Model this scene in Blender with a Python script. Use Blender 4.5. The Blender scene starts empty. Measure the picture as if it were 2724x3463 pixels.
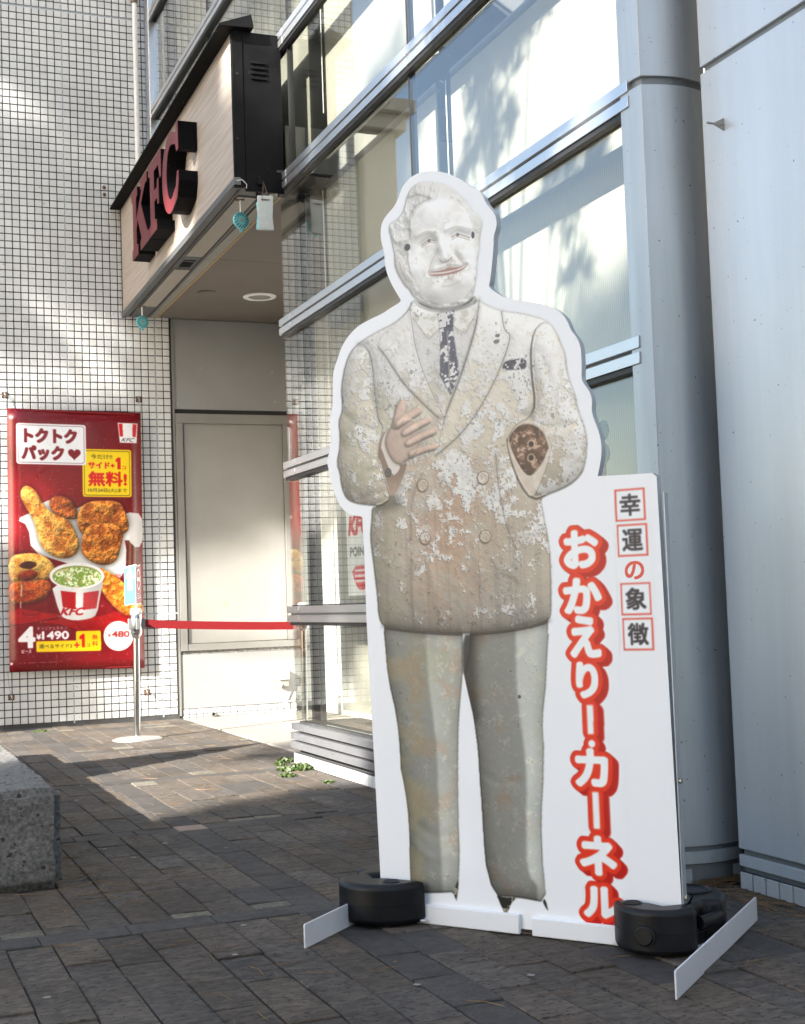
import bpy, bmesh, math, random
import numpy as np
from mathutils import Vector, Matrix
R=math.radians
random.seed(11)
scene=bpy.context.scene
COL=scene.collection
# ---------------------------------------------------------------- camera
cd=bpy.data.cameras.new('camera'); cam=bpy.data.objects.new('camera',cd); COL.objects.link(cam)
cd.sensor_fit='VERTICAL'; cd.sensor_height=36.0; cd.lens=47.766; cd.clip_start=.05; cd.clip_end=800
YAW,PIT,ROL=R(22.3131),R(3.6847),R(-2.0077)
_f=Vector((math.sin(YAW)*math.cos(PIT),math.cos(YAW)*math.cos(PIT),math.sin(PIT)))
_r=Vector((math.cos(YAW),-math.sin(YAW),0)); _u=_r.cross(_f)
_r2=_r*math.cos(ROL)+_u*math.sin(ROL); _u2=-_r*math.sin(ROL)+_u*math.cos(ROL)
cam.matrix_world=Matrix(((_r2.x,_u2.x,-_f.x,0),(_r2.y,_u2.y,-_f.y,0),(_r2.z,_u2.z,-_f.z,.95),(0,0,0,1)))
cd.dof.use_dof=True; cd.dof.focus_distance=4.2; cd.dof.aperture_fstop=22.0
scene.camera=cam
# ---------------------------------------------------------------- sky, sun, exposure
SUN=Vector((.895,.446,-.51)).normalized()          # the way the light travels
world=bpy.data.worlds.new('World'); scene.world=world; world.use_nodes=True
wn=world.node_tree.nodes; wl=world.node_tree.links
sky=wn.new('ShaderNodeTexSky'); sky.sky_type='NISHITA'; sky.sun_disc=False
sky.sun_elevation=math.asin(-SUN.z); sky.sun_rotation=math.atan2(-SUN.x,-SUN.y); sky.air_density=1.1; sky.dust_density=1.5; sky.ozone_density=1.0
wn['Background'].inputs['Strength'].default_value=.09
wl.new(sky.outputs[0],wn['Background'].inputs['Color'])
sd=bpy.data.lights.new('sun','SUN'); sd.energy=5.0; sd.angle=R(.53); sd.color=(1,.945,.865)
so=bpy.data.objects.new('sun',sd); COL.objects.link(so); so.rotation_euler=SUN.to_track_quat('-Z','Y').to_euler()
vs=scene.view_settings; vs.view_transform='Standard'; vs.look='None'; vs.gamma=1; vs.use_curve_mapping=False; vs.exposure=2.1
# ---------------------------------------------------------------- materials
def nt(name):
    m=bpy.data.materials.new(name); m.use_nodes=True
    return m,m.node_tree.nodes,m.node_tree.links,m.node_tree.nodes['Principled BSDF']
def lin(c): return tuple((x/12.92 if x<=.04045 else ((x+.055)/1.055)**2.4) for x in c)
def pm(name,col,rough=.5,metal=0,var=0,vs=6,bump=0,bs=40,spec=.5,stretch=(1,1,1),col2=None,spots=0,spot_s=30,spot_col=(.05,.05,.05),tone=0,coat=0,detail=6,stain=0,stain_s=1.4,stain_st=(1,1,1)):
    m,n,l,b=nt(name)
    b.inputs['Roughness'].default_value=rough; b.inputs['Metallic'].default_value=metal; b.inputs['Specular IOR Level'].default_value=spec
    b.inputs['Coat Weight'].default_value=coat
    geo=n.new('ShaderNodeNewGeometry'); mp=n.new('ShaderNodeMapping'); mp.inputs['Scale'].default_value=stretch; l.new(geo.outputs['Position'],mp.inputs[0])
    c=None
    def mix(f,a,bb,fac=None,mode='MIX'):
        x=n.new('ShaderNodeMix'); x.data_type='RGBA'; x.blend_type=mode
        for s,v in ((0,f),(6,a),(7,bb)):
            if hasattr(v,'is_linked'): l.new(v,x.inputs[s])
            elif s==0: x.inputs[0].default_value=v
            else: x.inputs[s].default_value=(*v,1)
        return x.outputs[2]
    base=n.new('ShaderNodeRGB'); base.outputs[0].default_value=(*col,1); c=base.outputs[0]
    if col2 is not None or var:
        t=n.new('ShaderNodeTexNoise'); t.inputs['Scale'].default_value=vs; t.inputs['Detail'].default_value=detail; t.inputs['Roughness'].default_value=.62; l.new(mp.outputs[0],t.inputs[0])
        r=n.new('ShaderNodeMapRange'); r.inputs[1].default_value=.3; r.inputs[2].default_value=.7; l.new(t.outputs[0],r.inputs[0])
        if col2 is not None: c=mix(r.outputs[0],c,col2)
        else: c=mix(r.outputs[0],tuple(x*(1-var) for x in col),tuple(min(1,x*(1+var)) for x in col))
    if tone:
        at=n.new('ShaderNodeAttribute'); at.attribute_name='tone'; oi=n.new('ShaderNodeObjectInfo'); ad=n.new('ShaderNodeMath'); l.new(at.outputs['Fac'],ad.inputs[0]); l.new(oi.outputs['Random'],ad.inputs[1])
        fr=n.new('ShaderNodeMath'); fr.operation='FRACT'; l.new(ad.outputs[0],fr.inputs[0])
        mr=n.new('ShaderNodeMapRange'); mr.inputs[3].default_value=1-tone; mr.inputs[4].default_value=1+tone; l.new(fr.outputs[0],mr.inputs[0])
        hs=n.new('ShaderNodeHueSaturation'); l.new(mr.outputs[0],hs.inputs['Value']); l.new(c,hs.inputs['Color'])
        m2=n.new('ShaderNodeMath'); m2.operation='MULTIPLY'; m2.inputs[1].default_value=7.31; l.new(fr.outputs[0],m2.inputs[0]); f2=n.new('ShaderNodeMath'); f2.operation='FRACT'; l.new(m2.outputs[0],f2.inputs[0])
        m3=n.new('ShaderNodeMapRange'); m3.inputs[3].default_value=1-tone*1.6; m3.inputs[4].default_value=1+tone*1.2; l.new(f2.outputs[0],m3.inputs[0]); l.new(m3.outputs[0],hs.inputs['Saturation'])
        c=hs.outputs[0]
    if spots:
        t2=n.new('ShaderNodeTexNoise'); t2.inputs['Scale'].default_value=spot_s; t2.inputs['Detail'].default_value=3; l.new(mp.outputs[0],t2.inputs[0])
        r2=n.new('ShaderNodeMapRange'); r2.inputs[1].default_value=.5+spots; r2.inputs[2].default_value=.54+spots; l.new(t2.outputs[0],r2.inputs[0])
        c=mix(r2.outputs[0],c,spot_col)
    if stain:
        m4=n.new('ShaderNodeMapping'); m4.inputs['Scale'].default_value=stain_st; l.new(geo.outputs['Position'],m4.inputs[0])
        t4=n.new('ShaderNodeTexNoise'); t4.inputs['Scale'].default_value=stain_s; t4.inputs['Detail'].default_value=7; t4.inputs['Roughness'].default_value=.65; l.new(m4.outputs[0],t4.inputs[0])
        r4=n.new('ShaderNodeMapRange'); r4.inputs[1].default_value=.36; r4.inputs[2].default_value=.64; r4.inputs[3].default_value=1-stain; r4.inputs[4].default_value=1+stain*.5; l.new(t4.outputs[0],r4.inputs[0])
        c=mix(1.0,c,r4.outputs[0],mode='MULTIPLY')
        r5=n.new('ShaderNodeMapRange'); r5.inputs[1].default_value=.3; r5.inputs[2].default_value=.7; r5.inputs[3].default_value=min(1,rough+stain*.5); r5.inputs[4].default_value=max(.05,rough-stain*.25); l.new(t4.outputs[0],r5.inputs[0]); l.new(r5.outputs[0],b.inputs['Roughness'])
    l.new(c,b.inputs['Base Color'])
    if bump:
        t3=n.new('ShaderNodeTexNoise'); t3.inputs['Scale'].default_value=bs; t3.inputs['Detail'].default_value=8; t3.inputs['Roughness'].default_value=.7; l.new(mp.outputs[0],t3.inputs[0])
        bp=n.new('ShaderNodeBump'); bp.inputs['Strength'].default_value=min(1,bump); bp.inputs['Distance'].default_value=.004 if bump<=1 else .004*bump; l.new(t3.outputs[0],bp.inputs['Height']); l.new(bp.outputs[0],b.inputs['Normal'])
    return m
M={}
M['tile']=pm('white_tile',(.58,.585,.575),.22,spec=.5,tone=.06,var=.03,vs=2,spots=.19,spot_s=55,spot_col=(.25,.24,.22),stain=.14,stain_s=1.1,stain_st=(1,1,.5))
M['grout']=pm('grey_grout',(.048,.048,.048),.9,bump=.4,bs=200,var=.3,vs=8)
M['joint']=pm('joint_sealant',(.26,.29,.31),.6,var=.12,vs=10)
M['paver']=pm('brown_paver',(.052,.043,.034),.85,col2=(.155,.124,.094),vs=34,tone=.17,bump=2.0,bs=95,stretch=(.55,1,1),spots=.09,spot_s=85,spot_col=(.035,.032,.03),detail=9,stain=.30,stain_s=1.7)
M['paver_dark']=pm('charcoal_paver',(.043,.039,.035),.82,col2=(.086,.076,.067),vs=24,tone=.14,bump=.9,bs=120,spots=.11,spot_s=90,spot_col=(.028,.028,.03),detail=9,stain=.22,stain_s=2.2)
M['paver_tan']=pm('tan_paver',(.30,.22,.165),.85,var=.12,vs=20,bump=.5,bs=140,spots=.16,spot_s=90,spot_col=(.12,.09,.07))
M['paver_buff']=pm('buff_paver',(.105,.096,.072),.85,col2=(.23,.21,.16),vs=40,tone=.15,bump=2.0,bs=95,spots=.11,spot_s=85,spot_col=(.05,.045,.035))
M['sand']=pm('joint_sand',(.035,.031,.027),1,var=.4,vs=30,bump=.8,bs=150)
M['slab']=pm('pale_slab',(.26,.24,.21),.8,var=.1,vs=8,bump=.35,bs=160,tone=.06,spots=.17,spot_s=60,spot_col=(.2,.18,.16))
M['asphalt']=pm('asphalt_ground',(.09,.085,.08),.9,var=.2,vs=3,bump=.5,bs=80)
M['rail']=pm('brushed_aluminium',(.62,.63,.65),.30,metal=.85,var=.05,vs=12,stretch=(30,1,30),bump=.03,bs=120)
M['gasket']=pm('black_gasket',(.012,.012,.013),.5)
M['blackpaint']=pm('black_painted_metal',(.0045,.0046,.0055),.6,spec=.07,var=.35,vs=9,spots=.2,spot_s=24,spot_col=(.06,.045,.03),bump=.08,bs=40)
M['slatmetal']=pm('grey_soffit_metal',(.075,.077,.08),.5,var=.1)
M['red']=pm('red_letter_face',(.115,.009,.013),.5,var=.05,vs=8)
M['soffit']=pm('taupe_soffit',(.125,.108,.092),.7,var=.06,vs=4)
M['soffit_light']=pm('pale_soffit_strip',(.22,.215,.19),.6,var=.06)
M['lightpanel']=pm('diffuser_panel',(.30,.275,.235),.4,var=.05)
M['trimline']=pm('ochre_line',(.42,.29,.11),.6)
M['greywall']=pm('grey_plaster',(.245,.248,.246),.7,var=.07,vs=2.2,bump=.1,bs=60,spots=.2,spot_s=14,spot_col=(.36,.33,.27))
M['door']=pm('grey_door_paint',(.25,.243,.225),.38,stain=.08,stain_s=1.5,var=.04,vs=2,spots=.22,spot_s=13,spot_col=(.32,.25,.16))
M['doorframe']=pm('door_frame_metal',(.20,.197,.183),.42,var=.06,vs=6)
M['column']=pm('satin_column_metal',(.56,.585,.595),.36,metal=.45,var=.03,vs=2,spots=.205,spot_s=70,spot_col=(.12,.12,.12),stain=.14,stain_s=5,stain_st=(1,1,.08))
M['panel']=pm('pale_blue_panel',(.655,.68,.705),.34,metal=.30,var=.03,vs=1.2,spots=.205,spot_s=64,spot_col=(.10,.10,.10),stain=.09,stain_s=4,stain_st=(1,1,.07))
M['white']=pm('white_gloss_board',(.86,.875,.89),.30,spec=.4,var=.01)
M['whitemetal']=pm('white_powder_coat',(.74,.745,.76),.4,var=.03,vs=14,bump=.03,bs=200)
M['boardedge']=pm('board_edge_trim',(.42,.46,.50),.35,metal=.3,var=.04)
M['weight']=pm('black_plastic',(.0055,.006,.0075),.42,spec=.33,bump=.22,bs=320,var=.3,vs=20)
M['dark']=pm('dark_hole',(.004,.004,.004),.8)
M['steel']=pm('polished_steel',(.62,.62,.63),.16,metal=1,var=.03)
M['satin']=pm('satin_steel',(.60,.60,.60),.36,metal=.75,var=.05,vs=20)
M['plinth']=pm('plinth_metal',(.15,.152,.16),.45,metal=.2,var=.08,vs=9,spots=.17,spot_s=60,spot_col=(.05,.05,.05))
M['belt']=pm('red_belt_webbing',(.19,.003,.006),.6,var=.08,vs=30,bump=.2,bs=400)
M['graymetal']=pm('grey_receiver',(.22,.23,.23),.4,metal=.3)
M['turq']=pm('turquoise_plastic',(.16,.50,.53),.35,var=.05,vs=30)
M['plate']=pm('grey_gel_plate',(.37,.40,.39),.4,var=.08,vs=40)
M['rust']=pm('rusty_steel',(.16,.11,.08),.6,metal=.4,var=.3,vs=60)
M['galv']=pm('galvanised_steel',(.38,.37,.35),.4,metal=.8,var=.2,vs=50)
M['whiteplastic']=pm('white_pipe_plastic',(.72,.72,.70),.35,var=.04)
M['granite']=pm('rough_concrete',(.085,.085,.082),.9,col2=(.36,.35,.33),vs=70,bump=6,bs=75,spots=.135,spot_s=34,spot_col=(.045,.045,.043),detail=10)
M['interior']=pm('interior_plaster',(.62,.62,.60),.8,var=.03)
M['frost']=pm('pale_frame',(.27,.275,.285),.4,metal=.3)
M['bark']=pm('pine_bark',(.10,.07,.05),.9,var=.4,vs=20,bump=1,bs=40)
M['needle']=pm('pine_needles',(.062,.075,.030),.6,var=.35,vs=6)
M['weed']=pm('weed_leaf',(.055,.085,.020),.5,var=.35,vs=60)
M['straw']=pm('dry_needles',(.20,.115,.05),.7,var=.4,vs=60)
M['westwall']=pm('beige_office_wall',(.42,.40,.36),.8,var=.05)
M['pillar']=pm('beige_pillar',(.50,.47,.39),.7,var=.06)
M['yellow']=pm('yellow_hose',(.72,.62,.16),.4)
M['terracotta']=pm('dusty_floor',(.22,.17,.13),.5,var=.1)
def m_glass():
    m,n,l,b=nt('window_glass'); n.remove(b); out=n['Material Output']
    tr=n.new('ShaderNodeBsdfTransparent'); tr.inputs[0].default_value=(.94,.95,.93,1)
    gl=n.new('ShaderNodeBsdfGlossy'); gl.inputs['Roughness'].default_value=.0; gl.inputs[0].default_value=(.97,.985,1,1)
    fr=n.new('ShaderNodeFresnel'); ge=n.new('ShaderNodeNewGeometry'); mr=n.new('ShaderNodeMapRange'); mr.inputs[3].default_value=1.75; mr.inputs[4].default_value=1/1.75; l.new(ge.outputs['Backfacing'],mr.inputs[0]); l.new(mr.outputs[0],fr.inputs[0])
    mx=n.new('ShaderNodeMixShader'); l.new(fr.outputs[0],mx.inputs[0]); l.new(tr.outputs[0],mx.inputs[1]); l.new(gl.outputs[0],mx.inputs[2]); l.new(mx.outputs[0],out.inputs[0]); return m
M['glass']=m_glass()
def m_blind():
    m,n,l,b=nt('roller_blind_fabric'); out=n['Material Output']
    geo=n.new('ShaderNodeNewGeometry'); w=n.new('ShaderNodeTexWave'); w.wave_type='BANDS'; w.bands_direction='Y'; w.inputs['Scale'].default_value=22; w.inputs['Distortion'].default_value=.4; l.new(geo.outputs['Position'],w.inputs[0])
    r=n.new('ShaderNodeMapRange'); r.inputs[3].default_value=.84; r.inputs[4].default_value=1.0; l.new(w.outputs[0],r.inputs[0])
    c=n.new('ShaderNodeMix'); c.data_type='RGBA'; c.blend_type='MULTIPLY'; c.inputs[0].default_value=1; c.inputs[6].default_value=(.40,.385,.34,1); l.new(r.outputs[0],c.inputs[7])
    l.new(c.outputs[2],b.inputs['Base Color']); b.inputs['Roughness'].default_value=.9; b.inputs['Specular IOR Level'].default_value=.1
    return m
M['blind']=m_blind()
def m_fascia():
    m,n,l,b=nt('cream_wood_board')
    geo=n.new('ShaderNodeNewGeometry'); mp=n.new('ShaderNodeMapping'); mp.inputs['Scale'].default_value=(1,.5,22); l.new(geo.outputs['Position'],mp.inputs[0])
    t=n.new('ShaderNodeTexNoise'); t.inputs['Scale'].default_value=4; t.inputs['Detail'].default_value=8; l.new(mp.outputs[0],t.inputs[0])
    r=n.new('ShaderNodeValToRGB'); r.color_ramp.elements[0].position=.35; r.color_ramp.elements[0].color=(.30,.25,.21,1); r.color_ramp.elements[1].position=.65; r.color_ramp.elements[1].color=(.41,.36,.315,1); l.new(t.outputs[0],r.inputs[0]); l.new(r.outputs[0],b.inputs['Base Color']); b.inputs['Roughness'].default_value=.55
    return m
M['fascia']=m_fascia()
def image_from(name,arr):
    h,w=arr.shape[:2]; im=bpy.data.images.new(name,w,h,alpha=False)
    px=np.ones((h,w,4),np.float32); px[:,:,:3]=arr[::-1]; im.pixels.foreach_set(px.ravel()); im.update(); im.pack(); return im
def m_print(name,im,rough=.35,spec=.4,coat=0):
    m,n,l,b=nt(name); t=n.new('ShaderNodeTexImage'); t.image=im; t.extension='EXTEND'; uv=n.new('ShaderNodeUVMap'); uv.uv_map='print'; l.new(uv.outputs[0],t.inputs[0]); l.new(t.outputs[0],b.inputs['Base Color']); b.inputs['Roughness'].default_value=rough; b.inputs['Specular IOR Level'].default_value=spec; b.inputs['Coat Weight'].default_value=coat; return m
# ---------------------------------------------------------------- mesh helpers
ORG={}
def thing(name,label,cat,loc=(0,0,0),group=None,kind=None):
    o=bpy.data.objects.new(name,None); COL.objects.link(o); o.location=loc; o.empty_display_size=.1
    o['label']=label
    if kind: o['kind']=kind
    else: o['category']=cat
    if group: o['group']=group
    ORG[o]=Vector(loc); return o
def tag(o,label,cat,group=None):
    o['label']=label; o['category']=cat
    if group: o['group']=group
    return o
class MB:
    def __init__(s): s.v=[]; s.f=[]; s.mi=[]; s.tone=[]; s.cur=0
    def add(s,vs,fs):
        b=len(s.v); s.v+= [tuple(p) for p in vs]; s.f+=[tuple(i+b for i in f) for f in fs]; s.mi+=[s.cur]*len(fs); return s
    def box(s,a,b):
        x0,y0,z0=[min(p,q) for p,q in zip(a,b)]; x1,y1,z1=[max(p,q) for p,q in zip(a,b)]
        return s.add([(x0,y0,z0),(x1,y0,z0),(x1,y1,z0),(x0,y1,z0),(x0,y0,z1),(x1,y0,z1),(x1,y1,z1),(x0,y1,z1)],[(0,3,2,1),(4,5,6,7),(0,1,5,4),(1,2,6,5),(2,3,7,6),(3,0,4,7)])
    def prism(s,poly,o,ux,uy,uz,h):
        # poly in (ux,uy) plane at o, extruded along uz by h
        o,ux,uy,uz=map(Vector,(o,ux,uy,uz)); n=len(poly)
        lo=[o+ux*p[0]+uy*p[1] for p in poly]; hi=[p+uz*h for p in lo]
        return s.add(lo+hi,[tuple(range(n-1,-1,-1)),tuple(range(n,2*n))]+[(i,(i+1)%n,n+(i+1)%n,n+i) for i in range(n)])
    def cyl(s,a,b,r,seg=16,r2=None,caps=True):
        a,b=Vector(a),Vector(b); d=(b-a).normalized(); u=d.orthogonal().normalized(); w=d.cross(u); r2=r if r2 is None else r2
        vs=[a+(u*math.cos(t)+w*math.sin(t))*r for t in [2*math.pi*i/seg for i in range(seg)]]+[b+(u*math.cos(t)+w*math.sin(t))*r2 for t in [2*math.pi*i/seg for i in range(seg)]]
        fs=[(i,(i+1)%seg,seg+(i+1)%seg,seg+i) for i in range(seg)]
        if caps: fs+=[tuple(range(seg-1,-1,-1)),tuple(range(seg,2*seg))]
        return s.add(vs,fs)
    def lathe(s,prof,c,seg=32):
        c=Vector(c); vs=[]
        for r,z in prof: vs+=[c+Vector((r*math.cos(2*math.pi*i/seg),r*math.sin(2*math.pi*i/seg),z)) for i in range(seg)]
        fs=[(k*seg+i,k*seg+(i+1)%seg,(k+1)*seg+(i+1)%seg,(k+1)*seg+i) for k in range(len(prof)-1) for i in range(seg)]
        return s.add(vs,fs+[tuple(range(seg-1,-1,-1)),tuple((len(prof)-1)*seg+i for i in range(seg))])
    def tube(s,pts,r,seg=6):
        pts=[Vector(p) for p in pts]; rs=r if isinstance(r,(list,tuple)) else [r]*len(pts); vs=[]; u=None
        for i,p in enumerate(pts):
            d=(pts[min(i+1,len(pts)-1)]-pts[max(i-1,0)]).normalized()
            u=d.orthogonal().normalized() if u is None else (u-d*u.dot(d)).normalized()
            w=d.cross(u); vs+=[p+(u*math.cos(2*math.pi*k/seg)+w*math.sin(2*math.pi*k/seg))*rs[i] for k in range(seg)]
        n=len(pts); fs=[(i*seg+k,i*seg+(k+1)%seg,(i+1)*seg+(k+1)%seg,(i+1)*seg+k) for i in range(n-1) for k in range(seg)]
        return s.add(vs,fs+[tuple(range(seg-1,-1,-1)),tuple((n-1)*seg+k for k in range(seg))])
    def quad(s,a,b,c,d): return s.add([a,b,c,d],[(0,1,2,3)])
    def mesh(s,name,org=Vector((0,0,0)),tone=None):
        me=bpy.data.meshes.new(name); me.from_pydata([tuple(Vector(p)-org) for p in s.v],[],s.f)
        if any(s.mi): me.polygons.foreach_set('material_index',s.mi)
        if tone is not None:
            at=me.attributes.new('tone','FLOAT','FACE'); at.data.foreach_set('value',tone)
        me.update(); return me
    def build(s,name,mat,parent=None,bevel=0,seg=2,smooth=False,tone=None):
        org=ORG.get(parent,Vector((0,0,0)))
        me=s.mesh(name,org,tone)
        for m in (mat if isinstance(mat,(list,tuple)) else [mat]): me.materials.append(m)
        o=bpy.data.objects.new(name,me); COL.objects.link(o)
        if parent is not None: o.parent=parent; ORG[o]=org
        bm=bmesh.new(); bm.from_mesh(me); bmesh.ops.recalc_face_normals(bm,faces=bm.faces)
        bm.to_mesh(me); bm.free()
        if smooth:
            me.polygons.foreach_set('use_smooth',[True]*len(me.polygons)); me.set_sharp_from_angle(angle=R(40))
        if bevel:
            b=o.modifiers.new('bevel','BEVEL'); b.width=bevel; b.segments=seg; b.limit_method='ANGLE'; b.angle_limit=R(35); b.harden_normals=False
            if not smooth: me.polygons.foreach_set('use_smooth',[True]*len(me.polygons)); me.set_sharp_from_angle(angle=R(40))
        return o
def box(name,a,b,mat,parent=None,bevel=0): return MB().box(a,b).build(name,mat,parent,bevel)
def struct(o): o['kind']='structure'; return o
def inst(src,loc,parent=None,rot=None):
    o=bpy.data.objects.new(src.name.split('.')[0],src.data); COL.objects.link(o); o.parent=parent; o.location=loc
    if rot: o.rotation_euler=rot
    return o
def dup(root,loc,rot=None,label=None):
    r=root.copy(); COL.objects.link(r); r.location=loc
    if rot is not None: r.rotation_euler=rot
    if label: r['label']=label
    for ch in root.children:
        k=ch.copy(); COL.objects.link(k); k.parent=r
        for g in ch.children:
            q=g.copy(); COL.objects.link(q); q.parent=k
    return r
def inframe(p,m=60):
    v=Vector(p)-cam.matrix_world.translation; a=v.dot(_r2); b=v.dot(_u2); c=v.dot(_f)
    if c<.3: return False
    return abs(a/c)*4594.8<1362+m and abs(b/c)*4594.8<1731+m
def pdist(p): return (Vector(p)-cam.matrix_world.translation).length
BOARD=[(54,2212),(91,2219),(128,2216),(175,2199),(210,2179),(244,2154),(261,2138),(278,2128),(295,2108),(305,2083),(321,2062),(335,2041),(338,2023),(336,2003),(326,1982),(325,1956),(321,1926),(315,1886),(309,1852),(303,1836),(325,1816),(355,1795),(399,1783),(443,1769),(486,1755),(518,1738),(538,1718),(551,1696),(558,1673),(575,1651),(585,1628),(587,1599),(586,1560),(584,1531),(592,1516),(607,1495),(614,1470),(610,1441),(616,1416),(628,1386),(635,1352),(635,1321),(628,1288),(620,1258),(779,1254),(791,1244),(806,4),(-142,4),(-144,142),(-163,889),(-163,1060),(-166,1193),(-173,1197),(-208,1203),(-230,1215),(-252,1241),(-267,1274),(-279,1307),(-284,1345),(-293,1373),(-282,1402),(-272,1445),(-276,1478),(-274,1516),(-263,1547),(-260,1585),(-260,1623),(-255,1660),(-237,1696),(-220,1732),(-192,1761),(-159,1784),(-113,1799),(-69,1809),(-37,1823),(-5,1834),(2,1841),(-10,1859),(-30,1894),(-45,1928),(-53,1961),(-52,1993),(-63,2033),(-64,2065),(-57,2091),(-41,2110),(-11,2131),(5,2155),(16,2179),(32,2198)]
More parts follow.
